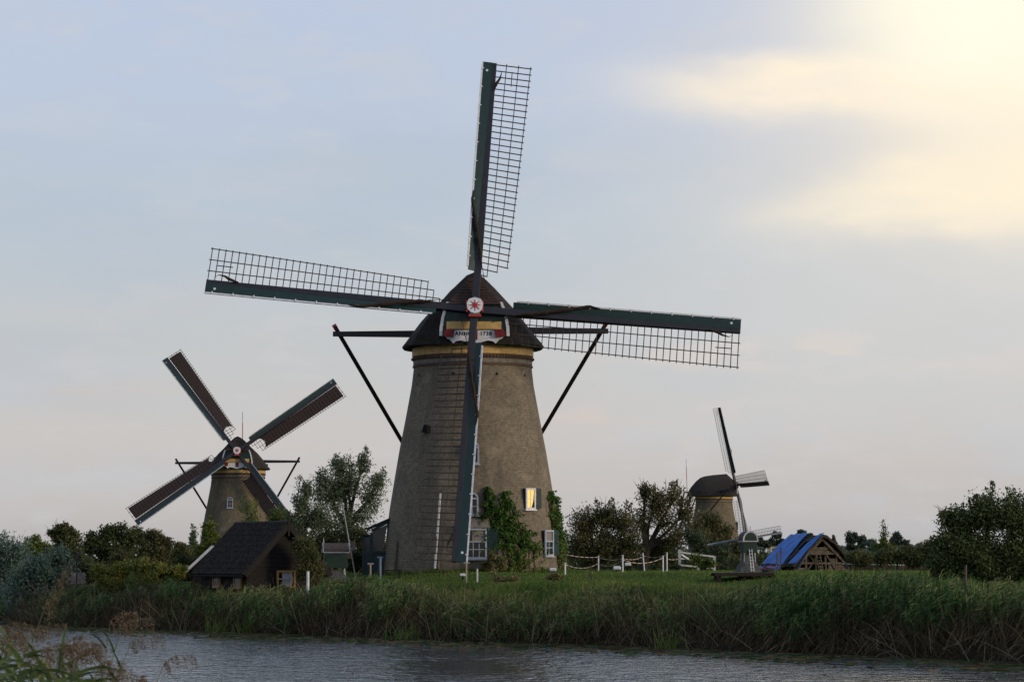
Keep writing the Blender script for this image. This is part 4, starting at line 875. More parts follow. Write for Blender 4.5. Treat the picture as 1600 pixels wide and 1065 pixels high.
def hut():
    D = 149; th = rad(32); X = (446 - 800) / FOC * D
    zb = 1.75; root = thing('garden_hut', 'black tarred wooden hut with dark tiled roof standing behind the reeds', 'hut', (X, D, zb), th)
    # local: gable faces -y, ridge runs +y ; half width 2.05
    hw, L_, ev, ap = 2.05, 5.2, 1.28, 3.42
    walls = MB()
    walls.add([(-hw, 0, -.6), (hw, 0, -.6), (hw, 0, ev), (0, 0, ap), (-hw, 0, ev), (-hw, L_, -.6), (hw, L_, -.6), (hw, L_, ev), (0, L_, ap), (-hw, L_, ev)],
              [(0, 1, 2, 3, 4), (6, 5, 9, 8, 7), (0, 4, 9, 5), (1, 6, 7, 2)])
    for k in range(18):       # overlapping boards on gable and side
        z = -.5 + k * .22; w_ = hw if z < ev else hw * (ap - z) / (ap - ev)
        if w_ > .1: walls.box((0, -.015, z), (2 * w_, .035, .19), m=Matrix.Rotation(rad(6), 3, 'X'))
        if z < ev: walls.box((-hw - .015, L_ / 2, z), (.035, L_, .19), m=Matrix.Rotation(rad(6), 3, 'Y'))
    wl = walls.build('wall', M['tar_board'], root)
    ov = .35; sl = (ap - ev) / hw
    for sx in (-1, 1):
        r = MB(); x1 = (hw + ov) * sx; z1 = ap - sl * (hw + ov)
        A = (0, -.35, ap + .06); B = (0, L_ + .3, ap + .06); C = (x1, L_ + .3, z1 + .06); E = (x1, -.35, z1 + .06)
        if sx < 0: roof_slab(r, A, B, C, E, -.06)
        else: roof_slab(r, E, C, B, A, -.06)
        n_c = 26                                   # rolls of the pantiles
        nrm = Vector((sl * sx, 0, 1)).normalized()
        for k in range(n_c):
            y = -.3 + (L_ + .55) * k / (n_c - 1)
            rnd = random.Random(k)
            for j in range(9):
                t0, t1 = j / 9, (j + 1) / 9 + .015; h0, h1 = .085, .098
                p = Vector((x1 * t0, y, ap + .06 + (z1 - ap) * t0)) + nrm * h0; q = Vector((x1 * t1, y, ap + .06 + (z1 - ap) * t1)) + nrm * h1
                r.tube([p, q], [.078, .086], 5)
        r.build('roof', M['tile'], root)
    rd = MB(); rd.tube([(0, -.38 + i * .45, ap + .15 + .015 * (i % 2)) for i in range(14)], .12, 8); rd.build('ridge_tiles', M['tile'], root)
    for sx in (-1, 1):
        b = MB(); b.beam((0, -.40, ap + .03), (sx * (hw + ov), -.40, ap - sl * (hw + ov) + .03), .04, .26, (0, 0, 1)); b.build('bargeboard', M['tar_board'], root)
    MB().beam((0, -.41, ap - .5), (0, -.41, ap + .75), .09, .06, (0, 1, 0)).build('finial', M['tar_board'], root)
    def win(name_mat, c, w, h, side, cols, curtain=None):
        f = MB()
        if side: m = Matrix(((0, 0, -1, -hw - .05), (-1, 0, 0, c[0]), (0, 1, 0, c[1]), (0, 0, 0, 1)))
        else: m = Matrix(((1, 0, 0, c[0]), (0, 0, -1, -.05), (0, 1, 0, c[1]), (0, 0, 0, 1)))
        t = .09
        f.prism(rect(-w / 2, -t, w / 2, 0), m, .1); f.prism(rect(-w / 2, h, w / 2, h + t), m, .1); f.prism(rect(-w / 2 - t, -t, -w / 2, h + t), m, .1); f.prism(rect(w / 2, -t, w / 2 + t, h + t), m, .1)
        fo = f.build('window', M['window_yellow'], root)
        g = MB(); g.prism(rect(-w / 2, 0, w / 2, h), m, .03); g.build('pane', M['glass'], fo)
        if curtain:
            k = MB(); k.prism(curtain, shift(m, 0, 0, .031), .01); k.build('curtain', M['curtain_light'], fo)
        b = MB()
        for i in range(1, cols): b.prism(rect(-w / 2 + w * i / cols - .03, 0, -w / 2 + w * i / cols + .03, h), shift(m, 0, 0, .045), .03)
        b.prism(rect(-w / 2, h * .52 - .02, w / 2, h * .52 + .02), shift(m, 0, 0, .043), .03); b.build('glazing_bars', M['white_dirty'], fo)
    M['curtain_light'] = mat('pale_curtain', (.42, .40, .40), (.32, .30, .31), 6, .9)
    win(None, (.02, .42), .86, .70, False, 2, [(-.20, .0), (.30, .0), (.42, .30), (.34, .70), (-.20, .70)])
    win(None, (.95, .38), .62, .70, True, 4); win(None, (3.3, .42), .62, .62, True, 4)
    dp = MB(); dp.tube([(-hw - .12, -.1, ev - .15), (-hw - .12, -.1, -.6)], .045, 6); dp.tube([(-hw - ov - .06, -.3, .93), (-hw - ov - .06, L_ + .3, .93)], .06, 6); dp.build('gutter', M['tar_board'], root)
    return root
hut()
# little outbuilding with the white bargeboard
def shed():
    D = 158; X = (334 - 800) / FOC * D; root = thing('garden_shed', 'low dark shed with a white gable board peeping out left of the hut', 'shed', (X, D, 2.05), rad(-6))
    w = MB().add([(-1.1, 0, -.6), (1.1, 0, -.6), (1.1, 0, 1.0), (0, 0, 2.05), (-1.1, 0, 1.0), (-1.1, 2.4, -.6), (1.1, 2.4, -.6), (1.1, 2.4, 1.0), (0, 2.4, 2.05), (-1.1, 2.4, 1.0)], [(0, 1, 2, 3, 4), (6, 5, 9, 8, 7), (0, 4, 9, 5), (1, 6, 7, 2)])
    w.build('wall', M['tar_board'], root)
    for sx in (-1, 1):
        r = MB(); A, B, C, E = (0, -.12, 2.12), (0, 2.5, 2.12), (sx * 1.4, 2.5, .78), (sx * 1.4, -.12, .78)
        roof_slab(r, *((A, B, C, E) if sx < 0 else (E, C, B, A)), -.07); r.build('roof', M['tile'], root)
    for sx in (-1, 1): MB().beam((sx * 1.45, -.16, .82), (0, -.16, 2.16), .05, .14).build('bargeboard', M['white'], root)
shed()

# ------------------------------------------------------------------ green glazed porch on the left of the tower (part of the mill)
def porch():
    # x px 568..612, y 812..895 at D about 159.5 ; mill local coordinates
    r = mill1
    f = MB(); y0, y1 = -.9, 1.6
    def X(px): return (px - 741) / 29.3
    def Z(py): return (HOR - py) / 29.1 + .45
    xl, xm, xr = X(569), X(583), X(603)
    f.box(((xl + xr) / 2 + .3, (y0 + y1) / 2, Z(882)), (xr - xl + .6, y1 - y0, 1.25)); 
    for x, zt in ((xl + .05, Z(838)), (xm, Z(832)), (X(609), Z(818))): f.box((x, y0, zt / 2), (.12, .12, zt)); f.box((x, y1, zt / 2), (.12, .12, zt))
    f.beam((xm, y0, Z(862)), (X(606), y0, Z(862)), .1, .12); f.beam((xl, y0, Z(837)), (xm, y0, Z(837)), .1, .12)
    f.beam((xm, y0, Z(829)), (X(610), y0, Z(815)), .1, .14); f.beam((xl + .42, y0 + .001, 0.2), (xl + .42, y0 + .001, Z(838)), .07, .07)
    po = f.build('porch', M['porch'], r)
    g = MB(); g.add([(xm + .05, y0 + .03, Z(861)), (X(600), y0 + .03, Z(861)), (X(608), y0 + .03, Z(819)), (xm + .05, y0 + .03, Z(830))], [(0, 1, 2, 3)])
    g.add([(xl + .1, y0 + .03, Z(868)), (xm - .06, y0 + .03, Z(868)), (xm - .06, y0 + .03, Z(839)), (xl + .1, y0 + .03, Z(839))], [(0, 1, 2, 3)])
    g.build('pane', M['glass_mirror'], po)
    rf = MB(); roof_slab(rf, (X(575) , y0 - .15, Z(827)), (X(613), y0 - .15, Z(810.5)), (X(613), y1 + .1, Z(810.5)), (X(575), y1 + .1, Z(827)), .07)
    rf.box((X(572.5), (y0 + y1) / 2, Z(837)), (.45, y1 - y0 + .1, .06)); rf.build('porch_roof', M['porch'], po)
M['porch'] = mat('bluegreen_paint', (.022, .045, .050), (.015, .032, .036), 5, .5)
def mirror_glass():
    m, nt, b = nodes('reflecting_glass'); b.inputs['Base Color'].default_value = (.05, .055, .055, 1); b.inputs['Metallic'].default_value = .35; b.inputs['Roughness'].default_value = .1; return m
M['glass_mirror'] = mirror_glass()
porch()

# ------------------------------------------------------------------ garden model mills
def small_sail(root, c, d, lat_dir, R, nrm, mt_stock, s0=.22, w=.24, bars=22):
    c, d, lat_dir, nrm = map(Vector, (c, d, lat_dir, nrm))
    s = MB(); s.beam(c, c + d * R, .075, .055, nrm, .05, .045); S = s.build('sail', mt_stock, root)
    l = MB()
    for i in range(bars + 1):
        t = s0 + (R - s0 - .02) * i / bars; l.beam(c + d * t, c + d * t + lat_dir * w, .013, .013, nrm)
    for f_ in (.5, 1): l.beam(c + d * s0 + lat_dir * w * f_, c + d * R + lat_dir * w * f_, .014, .014, nrm)
    l.build('lattice', M['lath'], S)
    e = MB(); e.beam(c + d * s0 - lat_dir * .05, c + d * R - lat_dir * .05, .03, .03, nrm); e.build('edge_strip', M['white_dirty'], S)

def model_mill(label, loc, rz, alpha, R, body_w, body_l, h_legs, h_body, roof_h, tilt=rad(8), base_q=.2):
    """front (sails) faces -y of the local frame; tail ladder at +y"""
    root = thing('model_windmill', label, 'model windmill', loc, rz)
    w, l = body_w / 2, body_l / 2; z0, z1 = h_legs, h_legs + h_body
    b = MB(); b.box((0, 0, (z0 + z1) / 2), (body_w, body_l, h_body)); body = b.build('body', M['model_green'], root, bevel=.01)
    # plank lines on the sides and doors at the ends
    k = 9; arcp = []
    for i in range(k + 1):
        a = PI * i / k; arcp.append((w * 1.08 * math.cos(a), roof_h * math.sin(a) ** .85))
    r = MB(); vs = []; fs = []
    for y in (-l - .07, l + .07):
        for x, z in arcp: vs.append((x, y, z1 + z))
    for i in range(k): fs.append((i, i + 1, k + 1 + i + 1, k + 1 + i))
    fs += [tuple(range(k, -1, -1)), tuple(range(k + 1, 2 * k + 2))]; r.add(vs, fs); r.build('roof', M['model_roof'], root)
    for yy, sg in ((-l - .072, -1), (l + .072, 1)):
        t = MB()
        for i in range(k):
            (x0, a0), (x1, a1) = arcp[i], arcp[i + 1]; t.beam((x0 * .95, yy + sg * .01, z1 + a0 * .95), (x1 * .95, yy + sg * .01, z1 + a1 * .95), .03, .07, (0, 0, 1))
        t.beam((-w * 1.1, yy + sg * .01, z1 - .01), (w * 1.1, yy + sg * .01, z1 - .01), .03, .05); t.build('trim_strip', M['white_dirty'], root)
        g = MB(); g.add([(x * .82, yy + sg * .004, z1 + z * .82) for x, z in arcp], [tuple(range(k + 1))[::sg]]); g.build('gable', M['model_green'], root)
    for sx in (-1, 1): MB().box((sx * (w + .014), 0, z1 - .02), (.028, body_l + .1, .045)).build('trim_strip', M['white_dirty'], root)
    lg = MB()
    for sx in (-1, 1):
        for sy in (-1, 1): lg.beam((sx * w * .75, sy * l * .75, z0), (sx * w * .85, sy * l * .85, .0), .05)
    lg.tube([(0, 0, z0), (0, 0, 0)], .09, 8); lg.build('post', M['white_dirty'], root)
    fi = MB(); fi.tube([(0, l + .03, z1 + roof_h * .95), (0, l + .03, z1 + roof_h + .26)], [.035, .012], 6); fi.build('finial', M['white_dirty'], root)
    bs = MB(); q = base_q
    bs.add([(-w - q, -l - q, 0), (w + q, -l - q, 0), (w + q, l + q, 0), (-w - q, l + q, 0), (-.12, -.12, z0 - .05), (.12, -.12, z0 - .05), (.12, .12, z0 - .05), (-.12, .12, z0 - .05)], [(0, 1, 5, 4), (1, 2, 6, 5), (2, 3, 7, 6), (3, 0, 4, 7), (4, 5, 6, 7)])
    bs.build('base_roof', M['dark_stone'], root)
    ld = MB(); 
    for sx in (-.07, .07): ld.beam((sx, l + .05, z0 + .15), (sx, l + .42, .02), .025, .04)
    for i in range(7): t = (i + .5) / 7; ld.beam((-.07, l + .05 + .37 * t, z0 + .15 - (z0 + .13) * t), (.07, l + .05 + .37 * t, z0 + .15 - (z0 + .13) * t), .02)
    ld.build('tail_ladder', M['white'], root)
    hub = Vector((0, -l - .22, z1 + roof_h * .25)); n = Vector((0, -math.cos(tilt), math.sin(tilt))); a = Vector((1, 0, 0)); bb = n.cross(a)
    MB().tube([hub - n * -.06, hub - n * .3], .05, 8).build('windshaft_head', M['white'], root)
    for i in range(4):
        al = alpha + i * PI / 2; d = bb * math.cos(al) + a * math.sin(al); lt = a * math.cos(al) - bb * math.sin(al)
        small_sail(root, hub + n * (.02 if i % 2 else -.03), d, lt, R, n, M['model_stock'], w=.16 * R)
    return root
M['dark_stone'] = mat('weathered_base_boards', (.095, .10, .095), (.05, .055, .05), 7, .9)
M['model_green'] = mat('garden_mill_green', (.014, .036, .024), (.010, .026, .018), 6, .5)
M['model_roof'] = mat('garden_mill_roof', (.075, .062, .058), (.045, .04, .04), 10, .8)
M['model_stock'] = mat('blue_grey_paint', (.16, .19, .24), (.10, .12, .15), 9, .5)
p = W(524, 906, 150.5)
mA = model_mill('small green model windmill with grey roof seen side on beside the hut', (p.x, p.y, p.z), rad(99), rad(2), 2.45, .78, 1.15, .62, .80, .46, rad(10))
p = W(1169, 893, 131)
mB = model_mill('small model windmill on a dark platform, seen from behind in front of the distant windmill', (p.x, p.y, p.z), rad(192), rad(10), 1.95, .72, .75, .95, .55, .48)
mB.scale = (.88, .88, .9)
# platform under it
pf = thing('platform', 'dark timber platform on posts under the right model windmill', 'platform', (p.x - .25, p.y, p.z))
q = MB()
for i in range(9): q.box((0, -1.2 + i * .3, -.05), (2.5, .27, .05))
q.build('deck', M['wood_dark'], pf)
for yy in (-1.36, 1.36): MB().box((0, yy, -.12), (2.6, .08, .11)).build('edge_beam', M['wood_dark'], pf)
for x in (-1.1, 0, 1.1):
    for y in (-1.2, 1.2): MB().box((x, y, -.75), (.14, .14, 1.3)).build('post', M['wood_dark'], pf)
# pink flowers beside it
p2 = W(1198, 887, 132)
fl = thing('flower_pot', 'pot of pink flowers at the right end of the model windmill platform', 'flowers', (p2.x, p2.y, p2.z - .18))
MB().tube([(0, 0, -.28), (0, 0, .02)], [.14, .2], 10).build('pot', M['stone'], fl)
rs = np.random.RandomState(4); np_mesh('petals', leaf_quads(rs.normal(0, 1, (60, 3)) * np.array([.20, .12, .05]) + np.array([0, 0, .2]), .07, rs, aspect=.9), 4, M['pink'], fl)
np_mesh('leaves', leaf_quads(rs.normal(0, 1, (260, 3)) * np.array([.2, .15, .1]) + np.array([0, 0, .08]), .1, rs, aspect=.6), 4, M['leaf_dark'], fl, np.full(260 * 4, .5))

# ------------------------------------------------------------------ ruined barn with blue tarpaulins
def barn():
    D = 200; k = D / FOC; X = (1283 - 800) / FOC * D; zb = 2.75
    th = rad(24); root = thing('ruined_barn', 'collapsing thatched timber barn with open gable at right', 'barn', (X, D, zb), th)
    hw, L_, ev, ap = 2.15, 3.9, .55, 2.62
    def pr(x, lo=1.0): # sagging thatch profile: height over x
        t = min(1, abs(x) / hw); return ap - (ap - ev) * (t ** (1.5 if x > 0 else 1.18))
    rnd = random.Random(8)
    for sx, name in ((-1, 'thatch_roof'), (1, 'thatch_roof')):
        vs = []; fs = []; nx, ny = 9, 9
        for j in range(ny + 1):
            for i in range(nx + 1):
                x = sx * (hw + .25) * i / nx; y = -.3 + (L_ + .5) * j / ny
                vs.append((x + rnd.uniform(-.04, .04), y, pr(x) + rnd.uniform(-.06, .06) - .10 * math.sin(PI * j / ny) * (1 - i / nx)))
        n_ = len(vs); vs += [(a, b, c - .22) for a, b, c in vs]
        for j in range(ny):
            for i in range(nx):
                if sx < 0 and 2 <= i <= 7 and 1 <= j <= 2: continue      # the hole where rafters show
                a = j * (nx + 1) + i; fs.append((a, a + 1, a + nx + 2, a + nx + 1)); fs.append((n_ + a + nx + 1, n_ + a + nx + 2, n_ + a + 1, n_ + a))
        for i in range(nx): a = i; fs.append((a, n_ + a, n_ + a + 1, a + 1)); a = ny * (nx + 1) + i; fs.append((a + 1, n_ + a + 1, n_ + a, a))
        for j in range(ny): a = j * (nx + 1) + nx; fs.append((a, n_ + a, n_ + a + nx + 1, a + nx + 1))
        MB().add(vs, fs).build(name, M['barn_thatch'], root)
    t = MB(); rd = random.Random(2)
    for x in (-2.0, -1.2, -.4, .35, 1.15, 2.0): t.beam((x, .12, -.5), (x + rd.uniform(-.05, .05), .12, pr(x) - .35), .12)
    for z in (.05, .62, 1.28): t.beam((-2.0 + z * .5, .04, z), (2.0 - z * .5, .04, z + rd.uniform(-.06, .06)), .12, .14)
    for sx in (-1, 1):
        t.beam((0, -.02, ap - .3), (sx * 2.1, -.02, ev - .25), .12, .16); t.beam((sx * .35, .02, 1.2), (sx * 1.1, .02, .1), .08)
    for j in range(7):
        y = .3 + j * .55; t.beam((0, y, ap - .3), (-2.3, y, ev - .28), .09)
    t.beam((0, 0, ap - .33), (0, L_, ap - .33), .12); t.beam((-2.1, 0, ev - .25), (-2.1, L_, ev - .25), .12); t.beam((-1.2, 0, 1.5), (-1.2, L_, 1.5), .08)
    for j in range(5): t.beam((-2.05, .1 + j * .93, -.5), (-2.05, .1 + j * .93, ev - .25), .12)
    for j in range(5): t.beam((-2.05 + rd.uniform(-.2, .2), .2, .2 + .02 * j), (-.6 + rd.uniform(0, 1), 1.6, .9 + .2 * j), .06)
    t.build('timber_frame', M['old_wood'], root)
    b = MB()
    for i, (x0, x1, z0, z1) in enumerate([(-1.9, -1.0, -.4, .3), (.45, 1.1, -.1, .95), (1.2, 1.95, .1, .7), (-.9, .3, -.4, .0), (-.85, .9, 1.3, 1.75), (1.2, 2.0, -.4, -.0)]):
        n_ = max(2, int((z1 - z0) / .17))
        for j in range(n_): b.box(((x0 + x1) / 2 + rd.uniform(-.05, .05), .09, z0 + (j + .5) * (z1 - z0) / n_), (x1 - x0 - rd.uniform(0, .15), .04, (z1 - z0) / n_ - .02), m=Matrix.Rotation(rd.uniform(-.04, .04), 3, 'Y'))
    b.build('gable_boards', M['old_wood'], root); root.scale = (1, 1, .95)
    MB().add([(-2.1, L_, -.5), (2.1, L_, -.5), (2.1, L_, ev - .3), (0, L_, ap - .4), (-2.1, L_, ev - .3)], [(0, 1, 2, 3, 4)]).add([(2.06, .1, -.5), (2.06, L_, -.5), (2.06, L_, ev - .2), (2.06, .1, ev - .2)], [(0, 1, 2, 3)]).build('back_wall', M['tar_board'], root)
    ld = MB()
    for s in (-.16, .16): ld.beam((-.25 + s, -.5, -.4), (-.35 + s, -.05, 1.15), .05)
    for i in range(7): z = -.25 + i * .2; ld.beam((-.44 + .02 * i * 0, -.46 + .06 * i, z), (-.08, -.46 + .06 * i, z), .04)
    tag(ld.build('wooden_ladder', M['old_wood']), 'short grey ladder leaning in the open gable of the ruined barn', 'ladder')
    ld_o = bpy.data.objects['wooden_ladder']; ld_o.location = root.location; ld_o.rotation_euler = root.rotation_euler
    Rm = Matrix.Translation(root.location) @ Matrix.Rotation(th, 4, 'Z') @ Matrix.Diagonal((1, 1, .95, 1))
    # tarpaulins follow the left slope
    def tarp(label, x_a, x_b, ya, yb, seed, lift, mt, drop=0):
        r2 = random.Random(seed); vs = []; fs = []; nx, ny = 22, 16
        for j in range(ny + 1):
            for i in range(nx + 1):
                u, v = i / nx, j / ny; x = x_a + (x_b - x_a) * u; y0_ = ya[0] + (ya[1] - ya[0]) * u; y1_ = yb[0] + (yb[1] - yb[0]) * u; y = y0_ + (y1_ - y0_) * v
                z = pr(x) if abs(x) < hw else ev - (abs(x) - hw) * 1.05
                z += lift + .03 * math.sin(u * 6 + v * 3 + seed) + .02 * math.sin(u * 13 - v * 17) + r2.uniform(-.012, .012) - drop * u * u
                vs.append(Rm @ Vector((x, y, z)))
        for j in range(ny):
            for i in range(nx): a = j * (nx + 1) + i; fs.append((a, a + 1, a + nx + 2, a + nx + 1))
        c = Vector(vs[0]); o = MB().add([v_ - c for v_ in map(Vector, vs)], fs).build('tarpaulin', mt, smooth=True); o.location = c
        md = o.modifiers.new('thick', 'SOLIDIFY'); md.thickness = .012
        tag(o, label, 'tarpaulin')
    tarp('broad bright blue tarpaulin over the left end of the barn roof', .15, -2.95, (1.75, 1.3), (4.2, 4.3), 1, .09, M['tarp'])
    tarp('narrow blue tarpaulin strip slanting down the open roof to the barn gable', .0, -2.25, (-.38, -.45), (.10, .75), 2, .12, M['tarp'])
    tarp('grey plastic sheet sagging from the lower edge of the narrow blue tarpaulin', -1.2, -2.25, (-.48, -.62), (-.40, .0), 3, -.12, M['grey_cloth'], .45)
M['barn_thatch'] = mat('rotten_thatch', (.055, .047, .032), (.025, .022, .017), 4, .97, .08)
barn()
# junk heap and stakes by the barn
for px, y0, y1, lab in ((1219, 855, 893, 'thin grey stake in front of the blue tarpaulin'), (1213, 862, 893, 'shorter stake left of the thin grey stake by the barn')):
    a, b = W(px, y1, 190), W(px + 1, y0, 190); s = MB(); s.beam((0, 0, -.3), b - a, .08); s.beam((b - a) * .8 + Vector((-.12, 0, 0)), (b - a) * .8 + Vector((.12, 0, 0)), .05)
    o = s.build('stake', M['old_wood']); o.location = a; tag(o, lab, 'stake')

# ------------------------------------------------------------------ lawn furniture
grp = 'white posts on the lawn'
posts = [(883, 879, 910, 'foremost white post, at the right foot of the large tower'), (935, 868, 889, 'white post behind the tape, nearest the tree right of the tower'), (973, 867, 903, 'tallest white post, standing in the middle of the lawn'),
         (1007, 864, 890, 'slightly leaning white post right of the tallest one'), (1036, 868, 897, 'white post left of the rightmost one, nearer to the water'), (1042, 863, 892, 'rightmost white post on the lawn beside the rail fence')]
def D_for(px, py, lo=118, hi=260):
    """distance at which the ground is seen at this photo position"""
    for i in range(60):
        D = (lo + hi) / 2; p = W(px, py, D)
        if p.z > gz(p.x, p.y): lo = D
        else: hi = D
    return (lo + hi) / 2
post_pos = []
proto = None
for i, (px, y0, y1, lab) in enumerate(posts):
    D = [147, 166, 149, 164, 151, 163][i]; a, b = W(px, y1, D), W(px, y0, D); a.z = min(a.z, gz(a.x, a.y))
    if proto is None:
        proto = bpy.data.objects.new('garden_post', None); COL.objects.link(proto)
        MB().tube([(0, 0, -.25), (0, 0, 1.0)], .040, 8).build('stake', M['white'], proto); MB().tube([(0, 0, .985), (0, 0, 1.02)], [.062, .045], 8).build('post_cap', M['white_dirty'], proto); o = proto
    else: o = copy_tree(proto)
    o.location = a; o.scale = (1, 1, b.z - a.z); tag(o, lab, 'post', grp)
    if i == 3: o.rotation_euler = (0, rad(-5), 0)
    post_pos.append((a, b))
M['tape'] = None
def tape_mat():
    m, nt, b = nodes('red_white_tape'); L = nt.links; tc = nt.nodes.new('ShaderNodeTexCoord'); w = nt.nodes.new('ShaderNodeTexWave'); w.bands_direction = 'X'; w.inputs['Scale'].default_value = 1.1
    cr = nt.nodes.new('ShaderNodeValToRGB'); cr.color_ramp.interpolation = 'CONSTANT'; cr.color_ramp.elements[0].color = (.22, .07, .06, 1); cr.color_ramp.elements[1].color = (.48, .46, .44, 1); cr.color_ramp.elements[1].position = .3
    L.new(tc.outputs['Object'], w.inputs['Vector']); L.new(w.outputs['Fac'], cr.inputs['Fac']); L.new(cr.outputs['Color'], b.inputs['Base Color']); b.inputs['Roughness'].default_value = .5; return m
M['tape'] = tape_mat()
def tape(label, pts, sag):
    s = MB()
    for a, b in zip(pts, pts[1:]):
        a, b = Vector(a), Vector(b); n = 10; q = [a + (b - a) * (i / n) - Vector((0, 0, sag * 4 * (i / n) * (1 - i / n))) for i in range(n + 1)]
        for u, v_ in zip(q, q[1:]): s.beam(u, v_, .010, .030, (0, 0, 1))
    tag(s.build('barrier_tape', M['tape']), label, 'barrier tape')
pt = lambda i, f: post_pos[i][0] + (post_pos[i][1] - post_pos[i][0]) * f
tape('upper red and white tape sagging from the tower wall over the lawn posts', [(2.35, 161.5, 3.95), pt(1, .93), pt(2, .86), pt(3, .86), pt(5, .9)], .12)
tape('lower red and white tape strung from the foremost white post to the posts behind', [pt(0, .93), pt(1, .55), pt(2, .80), pt(4, .90)], .22)
tape('thin tape from the rightmost white post to the rail fence', [pt(5, .68), W(1062, 872, 168)], .06)
# rail fence
def rail_fence():
    a = W(1062, 891, 168); a.z = gz(a.x, a.y) - .02; root = thing('rail_fence', 'weathered white rail fence overgrown by shrubs right of the lawn', 'fence', a)
    k = 168 / FOC
    for px, y0, y1, dy in ((1062, 858, 890, 0), (1092, 865, 892, .6), (1118, 868, 893, 1.0)):
        x = (px - 1062) * k; MB().box((x, dy, ((892 - y0) * k) / 2), (.15, .12, (892 - y0) * k)).build('post', M['white_dirty'], root)
    for ys in ((862, 866, 869), (872, 874, 877), (882, 885, 887)):
        s = MB(); P0 = [((px - 1062) * k, dy, (892 - y) * k) for (px, dy), y in zip(((1062, 0), (1092, .6), (1118, 1.0)), ys)]
        s.beam(P0[0], P0[1], .05, .085); s.beam(P0[1], P0[2], .05, .085); s.build('rail', M['white_dirty'], root)
    s = MB(); s.beam((0.1, -.06, .95), (1.0, .35, .40), .04, .09); s.build('brace', M['white'], root)
    # overgrowing leaves: a plant of its own
    T('climbing_shrub', 'leafy twigs growing through the rail fence', 'plant', 167, 1095, [(1088, 872, 12, 12), (1108, 878, 12, 10), (1100, 888, 18, 7)], 1700, M['leaf_vine'], .14, 16, seed=61, trunk_r=.03, tone=.05)
rail_fence()
# garden lamps
lp = None
for px, py, D, lab, s in ((864, 889, 149, 'small white garden lamp at the foot of the tower', 1.0), (964, 886, 152, 'white garden lamp nearest to the middle of the lawn', 1.15), (981, 881, 165, 'white garden lamp farthest back on the lawn', 1.05), (723, 898, 146, 'white garden lamp below the tip of the lowest sail', .8)):
    top = W(px, py - 4, D)
    if lp is None:
        lp = bpy.data.objects.new('garden_lamp', None); COL.objects.link(lp)
        MB().box((0, 0, -.14), (.34, .24, .17)).build('lamp_shade', M['white'], lp, bevel=.04); MB().tube([(0, 0, -.22), (0, 0, -.95)], .06, 8).build('stem', M['near_black'], lp); MB().box((0, 0, -.235), (.22, .18, .04)).build('lamp_base', M['stock'], lp); o = lp
    else: o = copy_tree(lp)
    o.location = top; o.scale = (s, s, s); tag(o, lab, 'lamp', 'garden lamps on the lawn')
# T shaped mooring sticks
tp = None
for px, y0, y1, D, lab in ((579, 880, 905, 143, 'short wooden T-stick at the reeds below the porch'), (729, 879, 912, 142, 'wooden T-stick in the grass before the lowest sail tip')):
    a, b = W(px, y1, D), W(px, y0, D); h = b.z - a.z; a.z = gz(a.x, a.y); h = b.z - a.z
    s = MB(); s.beam((0, 0, -.1), (0, 0, h), .07); s.box((0, 0, h), (.28, .09, .06)); o = s.build('marker_stick', M['pale_wood'] if 'pale_wood' in M else M.setdefault('pale_wood', mat('pale_wood', (.42, .36, .30), (.28, .24, .2), 9, .8))); o.location = a; tag(o, lab, 'marker stick')
a, b = W(746, 910, 142), W(746, 888, 142); s = MB(); s.beam((0, 0, -.5), (0, 0, b.z - a.z), .07); o = s.build('marker_stick', M['white']); o.location = a; tag(o, 'thin white stick right of the sail-tip T-stick', 'marker stick')
a, b = W(481, 912, 143), W(481, 892, 143); s = MB(); s.tube([(0, 0, -.6), (0, 0, b.z - a.z)], .07, 8); o = s.build('white_stake', M['white']); o.location = a; tag(o, 'stout white stake between the hut and the model windmill', 'stake')
# white pole leaning against the tower, thin stick beside it
q0 = Vector((-2.12, 160, 2.85)); s = MB(); A = q0 + Vector((-1.90, -4.85, .2)); B = q0 + Vector((-1.63, -4.12, 4.15)); s.beam((0, 0, 0), B - A, .09, .07); o = s.build('leaning_pole', M['white']); o.location = A; tag(o, 'white pole leaning upright against the shaded side of the large tower', 'pole')
s = MB(); A = q0 + Vector((-4.05, -2.75, .1)); s.beam((0, 0, 0), (.12, .2, 1.55), .06); o = s.build('leaning_stick', M['old_wood']); o.location = A; tag(o, 'thin brown stick leaning on the left foot of the large tower', 'stick')
# blue pump by the porch
p = W(594, 893, 152); pm = thing('water_pump', 'pale blue T-shaped pump standing before the porch', 'pump', (p.x, p.y, gz(p.x, p.y)))
h = W(594, 870, 152).z - gz(p.x, p.y); M['pale_blue'] = mat('pale_blue_paint', (.16, .22, .32), (.10, .15, .22), 8, .5)
MB().tube([(0, 0, 0), (0, 0, h)], .065, 8).build('body', M['pale_blue'], pm); MB().box((0, 0, h), (.28, .12, .06)).build('head', M['pale_blue'], pm)
# bench along the tower foot
p = W(608, 888, 154); bn = thing('bench', 'low dark bench against the left foot of the large tower', 'bench', (p.x + .1, p.y, gz(p.x, p.y)))
MB().box((0, 0, .42), (1.1, .35, .06)).build('seat', M['wood_dark'], bn)
for x in (-.42, .42): MB().box((x, 0, .19), (.07, .3, .40)).build('leg', M['wood_dark'], bn)
# cellar hatch on the tower foot
v = MB(); v.prism(rect(-.14, 0, .14, .42), wall_matrix(rad(-22), .18, .0), .1); v.build('foot_hatch', M['grey_band'], mill1)
